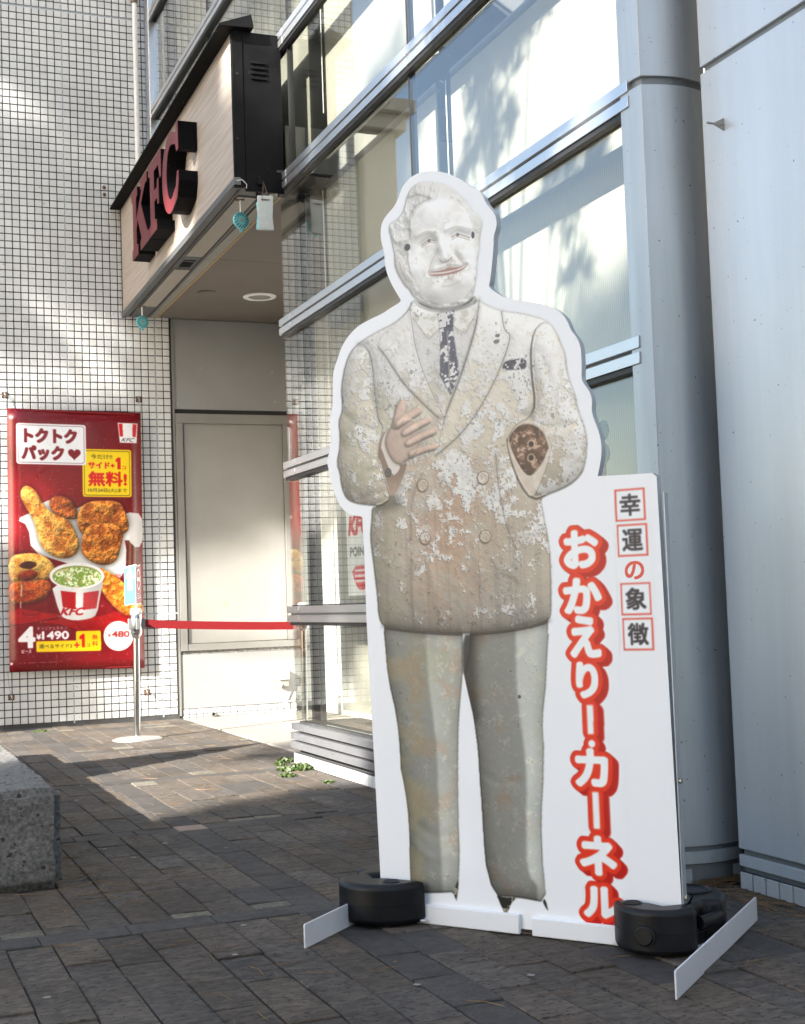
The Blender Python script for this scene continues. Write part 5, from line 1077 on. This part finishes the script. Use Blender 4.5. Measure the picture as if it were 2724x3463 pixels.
# ---------------------------------------------------------------- cutout board
NB=Vector((-.815,-.579,0)).normalized(); UB=Vector((.579,-.815,0)).normalized(); OB=Vector((1.557,3.75,.012))
bp_=lambda u,v,w=0: OB+UB*u+up*v+NB*w
cb=thing('cutout_board','tall white cutout board printed with a peeling statue of a suited old man','cutout board',tuple(bp_(.33,0)))
im=image_from('board_print',paint_board()); MBO=m_print('board_print',im,.33,.35)
BO=[(a/1000,b/1000) for a,b in BOARD]; n=len(BO)
bs_=smooth_poly(np.array(BO[:46]),False,1); 
def board_outline():
    pts=[]; 
    for i,(a,b) in enumerate(BO): pts.append((a,b))
    return pts
OUT=[(a,b) for a,b in BO]
# soften the curved stretches, keep the straight corners
k0=[i for i,p in enumerate(BO) if p==(0.62,1.258)][0]; k1=[i for i,p in enumerate(BO) if p[1]>1.19 and p[0]<-.16][0]
curv=[tuple(p) for p in smooth_poly(np.array(BO[k1:]+BO[:k0]),False,2)]
OUT=curv+[tuple(p) for p in BO[k0:k1]]
mb=MB(); nn=len(OUT); mb.cur=0
mb.add([bp_(u,v,0) for u,v in OUT],[tuple(range(nn))]); mb.cur=1
mb.add([bp_(u,v,0) for u,v in OUT]+[bp_(u,v,-.028) for u,v in OUT],[(i,(i+1)%nn,nn+(i+1)%nn,nn+i) for i in range(nn)]+[tuple(range(2*nn-1,nn-1,-1))])
bo=mb.build('board_panel',[MBO,M['boardedge']],cb)
def set_uv(o,w=None):
    me=o.data; uv=me.uv_layers.new(name='print'); org=ORG[cb]
    for lp in me.loops:
        p=me.vertices[lp.vertex_index].co+org-OB; uv.data[lp.index].uv=((p.dot(UB)-PU0)/(PU1-PU0),(p.z-PV0)/(PV1-PV0))
set_uv(bo)
# the printed figure and the lettering as their own thin prints on the board
_c=Canvas(PU0,PV0,PU1,PV1,100)
bm_=np.maximum.reduce([_c.mask(np.array(SHAPES[k_])/1000,1,0) for k_ in ('head','neck','torso','legL','legR','ragR','gap')])>.3
fg=MB(); vid={}
for r_ in range(_c.h):
    for c_ in range(_c.w):
        if bm_[r_,c_]:
            q=[]
            for dr,dc in ((1,0),(1,1),(0,1),(0,0)):
                key=(r_+dr,c_+dc)
                if key not in vid: vid[key]=len(fg.v); fg.v.append(tuple(bp_(PU0+(c_+dc)/100,PV1-(r_+dr)/100,.0006)))
                q.append(vid[key])
            fg.f.append(tuple(q)); fg.mi.append(0)
o=fg.build('printed_figure',MBO,cb); o['label']='print of a peeling statue of a smiling old man in a double breasted suit'; set_uv(o)
for nm,u0,v0,u1,v1,lab in (('headline_lettering',.487,.022,.662,1.135,'big white kana with red outline'),('boxed_lettering',.664,.775,.768,1.222,'small dark characters in thin red squares')):
    o=MB().add([bp_(u0,v0,.0006),bp_(u1,v0,.0006),bp_(u1,v1,.0006),bp_(u0,v1,.0006)],[(0,1,2,3)]).build(nm,MBO,cb); o['label']=lab; set_uv(o)
def bbox(name,u,v,w,mat,par,bev=.002):
    mb=MB(); vs=[bp_(a,c,b) for c in v for a,b in ((u[0],w[0]),(u[1],w[0]),(u[1],w[1]),(u[0],w[1]))]
    mb.add(vs,[(0,3,2,1),(4,5,6,7),(0,1,5,4),(1,2,6,5),(2,3,7,6),(3,0,4,7)]); return mb.build(name,mat,par,bev)
bbox('base_lip',(-.12,.328),(-.010,.046),(.001,.014),M['white'],cb,.004); bbox('base_lip',(.366,.79),(-.010,.042),(.001,.014),M['white'],cb,.004)
bbox('edge_trim',(.8062,.810),(.02,1.20),(-.0275,-.0015),M['boardedge'],cb,.001)
for v in (.434,.13): MB().cyl(bp_(.806,v,-.014),bp_(.817,v,-.014),.008,12).build('bolt',M['galv'],cb)
def bar(p0,p1,label):
    a=Vector((p0[0],p0[1],0)); b=Vector((p1[0],p1[1],0)); d=(b-a).normalized(); nrm=Vector((-d.y,d.x,0))
    MB().prism([(0,0),((b-a).length,0),((b-a).length,.030),((b-a).length,.062),((b-a).length-.004,.066),(.004,.066),(0,.062)],a+up*.001,d,up,nrm,.005).build('foot_bar',M['whitemetal'],cb,.001)
bar((1.776,2.753),(2.40,3.285),'r'); bar((1.160,3.640),(1.78,4.215),'l')
bbox('foot_plate',(-.165,.03),(.002,.007),(-.09,.035),M['whitemetal'],cb,.001); bbox('foot_plate',(.62,.895),(.002,.007),(-.09,.035),M['whitemetal'],cb,.001)
# horseshoe weights
def weight(cu,cw,side,label,bolt,ru=.135,rw=.18):
    w=thing('base_weight',label,'weight',tuple(bp_(cu,0,cw))); c=bp_(cu,0,cw); c.z=.0
    Rr=1.0; pts=[]; hs=.024; off=-.014-cw      # slot follows the board
    a0=math.asin((off+hs)/rw); a1=math.asin((off-hs)/rw)
    # side=+1: board lies towards +u
    def P_(r,a): return (side*r*ru*math.cos(a),r*rw*math.sin(a))
    n=44; start=a0; end=2*math.pi+a1
    for i in range(n+1):
        a=start+(end-start)*i/n; r=Rr
        if abs(((a-(math.pi*.93))+math.pi)%(2*math.pi)-math.pi)<.26: r=Rr-.28
        pts.append(P_(r,a))
    pts+=[(side*.02,off-hs),(side*-.025,off-hs-.016),(side*-.062,off),(side*-.025,off+hs+.016),(side*.02,off+hs)]
    MB().prism(pts,c+up*.009,UB,NB,up,.118).build('body',M['weight'],w,.016,3,smooth=True)
    # recess handle across the notch
    a=math.pi*.93; hb=MB().tube([c+UB*(side*ru*.9*math.cos(a+t))+NB*(rw*.9*math.sin(a+t))+up*.085 for t in (-.30,-.15,0,.15,.30)],.017,10); hb.build('handle',M['weight'],w,smooth=True)
    # sunken water holes, rim and cap
    for q,wl in (((side*.06,.115),1),):
        p=c+UB*q[0]+NB*q[1]+up*.1272; 
        MB().lathe([(.024,-.004),(.027,.0012),(.0245,.0024),(.021,.0005)],p,24).build('filler_rim',M['weight'],w,smooth=True); MB().cyl(p,p+up*.0008,.0212,24).build('filler_hole',M['dark'],w)
    pr=MB().lathe([(.06,-.004),(.062,.003),(.056,.006),(.052,.001)],c+UB*(side*-.02)+NB*(-.09)+up*.1265,30); pr.build('moulded_ring',M['weight'],w,smooth=True)
    if bolt:
        d=(UB*bolt[0]+NB*bolt[1]).normalized(); p=c+NB*(rw-.003)+UB*bolt[0]+up*.062; d=NB.copy(); MB().cyl(p,p+d*.010,.026,24).build('drain_cap',M['weight'],w,.004,2,smooth=True); MB().cyl(p-d*.001,p+d*.0055,.030,24).build('cap_recess',M['dark'],w)
    # moulding seam and feet
    sm_=MB(); sm_.tube([c+UB*P_(Rr+.003,start+.1+(end-start-.2)*i/40)[0]*1.0+NB*P_(Rr+.003,start+.1+(end-start-.2)*i/40)[1]+up*.066 for i in range(0,41) if abs((((start+.1+(end-start-.2)*i/40)-(math.pi*.93))+math.pi)%(2*math.pi)-math.pi)>.3][:18],.0012,5); sm_.build('mould_seam',M['weight'],w)
    for a in (-.9,.9,2.2,4.0): p=c+UB*(.08*math.cos(a))+NB*(.11*math.sin(a)); MB().cyl(p+up*.0005,p+up*.012,.02,10).build('foot',M['weight'],w)
    return w
weight(-.125,-.055,+1,'black plastic horseshoe weight at the left foot of the cutout board',None,.16,.195)
weight(.742,-.075,-1,'black plastic horseshoe weight with round cap at the right foot of the board',(-.0,1),.143,.185)
# ---------------------------------------------------------------- rough kerb block with planter behind
kb=thing('planter_block','rough grey concrete planter block at the left edge of the paving','planter',(.68,4.85,0))
def rough_box(name,a,b,mat,par,step,amp,ch,seed):
    bm=bmesh.new(); bmesh.ops.create_cube(bm,size=1)
    for v in bm.verts: v.co=Vector([a[i]+(v.co[i]+.5)*(b[i]-a[i]) for i in range(3)])
    bmesh.ops.bevel(bm,geom=bm.edges[:],offset=ch,segments=2,affect='EDGES')
    for ax_ in range(3):
        for k in range(1,int((b[ax_]-a[ax_])/step)):
            no=[0,0,0]; no[ax_]=1; co=[0,0,0]; co[ax_]=a[ax_]+k*step
            bmesh.ops.bisect_plane(bm,geom=bm.verts[:]+bm.edges[:]+bm.faces[:],plane_co=co,plane_no=no)
    bmesh.ops.triangulate(bm,faces=bm.faces[:])
    from mathutils import noise
    for v in bm.verts:
        d=noise.noise_vector(v.co*26+Vector((seed,0,0)))*amp+noise.noise_vector(v.co*7)*amp*1.2
        if v.co.z>a[2]+.01: v.co+=d
    me=bpy.data.meshes.new(name); org=ORG[par]
    for v in bm.verts: v.co-=org
    bm.to_mesh(me); bm.free(); me.materials.append(mat); me.polygons.foreach_set('use_smooth',[True]*len(me.polygons)); o=bpy.data.objects.new(name,me); COL.objects.link(o); o.parent=par; return o
rough_box('front_block',(-2.2,4.85,0),(.25,5.5,.342),M['granite'],kb,.06,.0032,.022,1)
rough_box('corner_block',(.253,4.85,0),(.68,9.16,.342),M['granite'],kb,.021,.0042,.024,5)
MB().box((-2.2,5.5,0),(.253,9.1,.29)).build('soil',M['sand'],kb)
# ---------------------------------------------------------------- plants
def weed(loc,r,nl,h,label,seed):
    w=thing('weed',label,'weed',loc,'weeds along the foot of the shop front'); rr=random.Random(seed); mb=MB(); st=MB()
    for i in range(nl):
        a=rr.uniform(0,6.28); d=r*math.sqrt(rr.random()); p=Vector(loc)+Vector((d*math.cos(a)*.8,d*math.sin(a),rr.uniform(.1,1)*h*(1-.5*d/r)))
        s=rr.uniform(.008,.016); t=Vector((rr.gauss(0,1),rr.gauss(0,1),rr.uniform(.2,.9))).normalized(); q=t.cross(Vector((rr.gauss(0,1),rr.gauss(0,1),rr.gauss(0,.4)))).normalized()
        mb.add([p-t*s,p+q*s*.6-t*.2*s,p+t*s,p-q*s*.6-t*.2*s],[(0,1,2,3)])
        if i%4==0: st.tube([Vector(loc)+Vector((d*.4*math.cos(a),d*.4*math.sin(a),0)),p],.0012,3)
    mb.build('leaf_mass',M['weed'],w)['kind']='stuff'; st.build('stem',M['weed'],w)
weed((2.43,7.93,0),.06,110,.03,'low green weed clump at the corner of the shop front plinth',1)
weed((2.36,7.80,0),.04,70,.02,'tiny flat weed in the paving joint left of the plinth corner',2)
weed((2.40,7.50,0),.085,240,.045,'largest bushy green weed against the skirting tiles',3)
weed((2.30,7.50,0),.055,110,.025,'small weed in the joint beside the bushy one',4)
weed((2.24,7.26,0),.05,90,.02,'flat weed seedlings out on the paving nearest the camera',5)
weed((2.34,6.85,0),.035,50,.015,'few tiny weed sprouts by the skirting tiles behind the board',6)
weed((1.42,11.2,0),.08,60,.012,'thin grass tufts in the paving below the red banner',7)
rl=random.Random(3); ns=MB()
def needle(x,y,L,a,z=.003):
    b=a+rl.gauss(0,.35); p0=Vector((x,y,z)); p1=p0+Vector((math.cos(a),math.sin(a),0))*L*.5+up*.002; p2=p1+Vector((math.cos(b),math.sin(b),0))*L*.5; ns.tube([p0,p1,p2],.0011,3)
for i in range(60): needle(rl.gauss(2.53,.035),rl.gauss(3.50,.10),rl.uniform(.06,.14),rl.gauss(-1.4,.5))
for i in range(60): needle(rl.uniform(2.46,2.68),rl.gauss(3.73,.02),rl.uniform(.05,.12),rl.gauss(0,.5),rl.uniform(.003,.02))
for i in range(110):
    x,y=rl.uniform(.5,2.4),rl.uniform(2.6,9.5); needle(x,y,rl.uniform(.05,.13),rl.uniform(0,6.28))
for i in range(45): needle(rl.gauss(.80,.10),rl.gauss(5.0,.45),rl.uniform(.06,.15),rl.uniform(0,6.28))
o=ns.build('pine_litter',M['straw'],None); o['kind']='stuff'; o['label']='dry brown pine needles scattered on the paving'
lm=MB()
for i in range(240):
    x,y=(rl.uniform(.4,2.4),rl.uniform(2.4,10.5)) if i>90 else (rl.gauss(2.56,.06),rl.gauss(3.72,.05)); s=rl.uniform(.003,.010); a=rl.uniform(0,6.28); p=Vector((x,y,.0035)); d=Vector((math.cos(a),math.sin(a),0)); e=Vector((-d.y,d.x,.25)); lm.add([p-d*s,p+e*s*.5,p+d*s,p-e*s*.5+up*.003],[(0,1,2,3)])
o=lm.build('leaf_litter',M['straw'],None); o['kind']='stuff'; o['label']='small dead leaf fragments on the paving'
gm=MB()
for i in range(46):
    x,y=rl.uniform(.3,2.4),rl.uniform(2.4,8.5); r=rl.uniform(.006,.013); gm.add([(x+r*rl.uniform(.7,1.1)*math.cos(t*.785),y+r*rl.uniform(.7,1.1)*math.sin(t*.785),.0036) for t in range(8)],[tuple(range(8))])
o=gm.build('gum_spots',M['slab'],None); o['kind']='stuff'; o['label']='small flattened pale gum spots on the paving'
# ---------------------------------------------------------------- surroundings outside the frame: pines, office block, pillar
def pine(base,top,clumps,nt_,ts,nn,label,seed,trunk=.16):
    t=thing('pine_tree',label,'tree',tuple(base),'pine trees round the paved court'); rr=random.Random(seed)
    tk=MB(); B=Vector(base); T_=Vector(top); tk.tube([B,B.lerp(T_,.35)+Vector((.1,.06,0)),B.lerp(T_,.7)+Vector((-.08,.1,0)),T_],[trunk,trunk*.8,trunk*.5,trunk*.2],10).build('trunk',M['bark'],t,smooth=True)
    cr=MB(); lb=MB(); V=[];F=[]
    tot=sum(c[1]**2 for c in clumps)
    for (c,r) in clumps:
        c=Vector(c); f=min(1,max(.15,(c.z-B.z-.5)/(T_.z-B.z))); s=B.lerp(T_,min(.95,f*.9)); lb.tube([s,s.lerp(c,.5)+up*.12,c],[trunk*.22,trunk*.12,trunk*.05],6)
        for i in range(int(nt_*r*r/tot)):
            d=Vector((rr.gauss(0,1),rr.gauss(0,1),rr.gauss(0,.75))); d=d.normalized()*r*(rr.random()**.45); p=c+d
            ax0=(d.normalized()*.6+Vector((rr.gauss(0,.5),rr.gauss(0,.5),.55))).normalized()
            for k in range(nn):
                v=(ax0*rr.uniform(.1,1)+Vector((rr.gauss(0,1),rr.gauss(0,1),rr.gauss(0,1))).normalized()*.85).normalized(); L=ts*rr.uniform(.7,1.15); q=v.orthogonal().normalized()*ts*.035
                b=len(V); V+= [p-q,p+q,p+v*L]; F.append((b,b+1,b+2))
    me=bpy.data.meshes.new('needle_crown'); me.from_pydata([tuple(Vector(v)-B) for v in V],[],F); me.materials.append(M['needle']); o=bpy.data.objects.new('needle_crown',me); COL.objects.link(o); o.parent=t; o['kind']='stuff'
    lb.build('limb',M['bark'],t,smooth=True); return t
rr=random.Random(21)
def sunpt(a,p,z): return (a*.895+p*.446,a*.446-p*.895,z)
# tree whose crown shades the lower right part of the court
cl=[]
for i in range(6):
    for j in range(9):
        p=-4.5+.44*i+rr.uniform(-.12,.12); q=.35+.45*j+rr.uniform(-.12,.12)
        if q>3.75: p=-3.0+.12*i; q=3.62
        cl.append((sunpt(-10+rr.uniform(-.6,.6),p,q+.51*10),.46))
for i in range(34):
    p=rr.uniform(-6.6,-4.0); q=rr.uniform(3.6,6.2); cl.append((sunpt(-10+rr.uniform(-.8,.8),p,q+.51*10),rr.uniform(.35,.5)))
b=sunpt(-10,-3.3,0)
pine(b,sunpt(-10,-4.4,10.8),cl,5200,.30,22,'tall pine tree across the court behind the photographer',31,.2)
# tall pine across the court: soft dapples on the tiles, the banner and the sign canopy
cl=[]
for i in range(40):
    a=-12+rr.uniform(-1,1); p=rr.uniform(-10.6,-5.8); q=rr.uniform(6.3,10.2); cl.append((sunpt(a,p,q-a*.51),rr.uniform(.35,.7)))
for q_,p_,r_ in ((3.7,-9.95,.38),(4.3,-9.9,.42),(5.85,-9.3,.38),(5.5,-9.45,.25)): cl.append((sunpt(-12,p_,q_+12*.51),r_))
pine(sunpt(-12,-11.0,0),sunpt(-12,-8.6,17),cl,7500,.30,24,'second tall pine farther along the court to the north west',33,.2)
# young pine whose branch hangs towards the windows
cl=[((-.56+rr.uniform(-.1,.1),y,z),r) for y,z,r in ((3.92,5.41,.16),(3.66,5.23,.20),(4.06,5.31,.14),(3.82,5.08,.15),(3.6,4.85,.16),(3.75,4.82,.13),(3.9,4.78,.12),(3.47,5.22,.16),(3.3,5.23,.18),(3.12,4.44,.15),(2.94,4.36,.17),(3.05,4.33,.12),(3.0,4.05,.10),(2.6,3.6,.15))]
pine((-2.6,2.4,0),(-2.3,2.8,6.2),cl,150,.15,46,'slender pine with a branch reaching towards the shop windows',35,.10)
ob_=thing('office_building','plain beige office block across the court to the west','building',sunpt(-20,8,0))
mb=MB(); q=[sunpt(-26,-2.5,0),sunpt(-14,-2.5,0),sunpt(-14,16,0),sunpt(-26,16,0)]; mb.add([Vector(p) for p in q]+[Vector(p)+up*15 for p in q],[(0,3,2,1),(4,5,6,7)]+[(i,(i+1)%4,4+(i+1)%4,4+i) for i in range(4)]); mb.build('wall',M['westwall'],ob_)
pi=thing('corner_pillar','beige square pillar with a capping at the left end of the tiled wall','pillar',(.4,YW+.1,0))
MB().box((.20,YW-.12,0),(.53,YW+.3,5.3)).build('shaft',M['pillar'],pi,.01); MB().box((.12,YW-.2,5.3),(.549,YW+.3,5.45)).box((.05,YW-.27,5.45),(.549,YW+.3,5.58)).build('capping',M['pillar'],pi,.01)
tp=thing('shadow_shrub','made-up pointed shrub out of view, shaped to cast the wedge shadow on the paving','shrub',(.3,7.92,.29))  # unseen cone added on the planter so a wedge of shade crosses the bricks
mb=MB(); nseg=40; rows=14; V=[];F=[]
for j in range(rows+1):
    f=j/rows; 
    for i in range(nseg):
        a=2*math.pi*i/nseg; V.append((.3+.30*(1-f)*math.cos(a),7.91+.50*(1-f)*math.sin(a)+.03*f,.29+1.05*f))
for j in range(rows):
    for i in range(nseg): F.append((j*nseg+i,j*nseg+(i+1)%nseg,(j+1)*nseg+(i+1)%nseg,(j+1)*nseg+i))
mb.add(V,F).build('crown_core',M['needle'],tp); MB().cyl((.3,7.92,.25),(.3,7.92,.6),.04,8).build('stem',M['bark'],tp)
lf=MB()
for i in range(6000):
    f=rr.random()**1.3; a=rr.uniform(0,6.28); p=Vector((.3+.30*(1-f)*math.cos(a),7.91+.50*(1-f)*math.sin(a)+.03*f,.29+1.05*f)); d=Vector((rr.gauss(0,1),rr.gauss(0,1),rr.gauss(0,1))).normalized()*.024; e=d.orthogonal().normalized()*.007; lf.add([p-e,p+d,p+e],[(0,1,2)])
lf.build('leaf_mass',M['needle'],tp)['kind']='stuff'
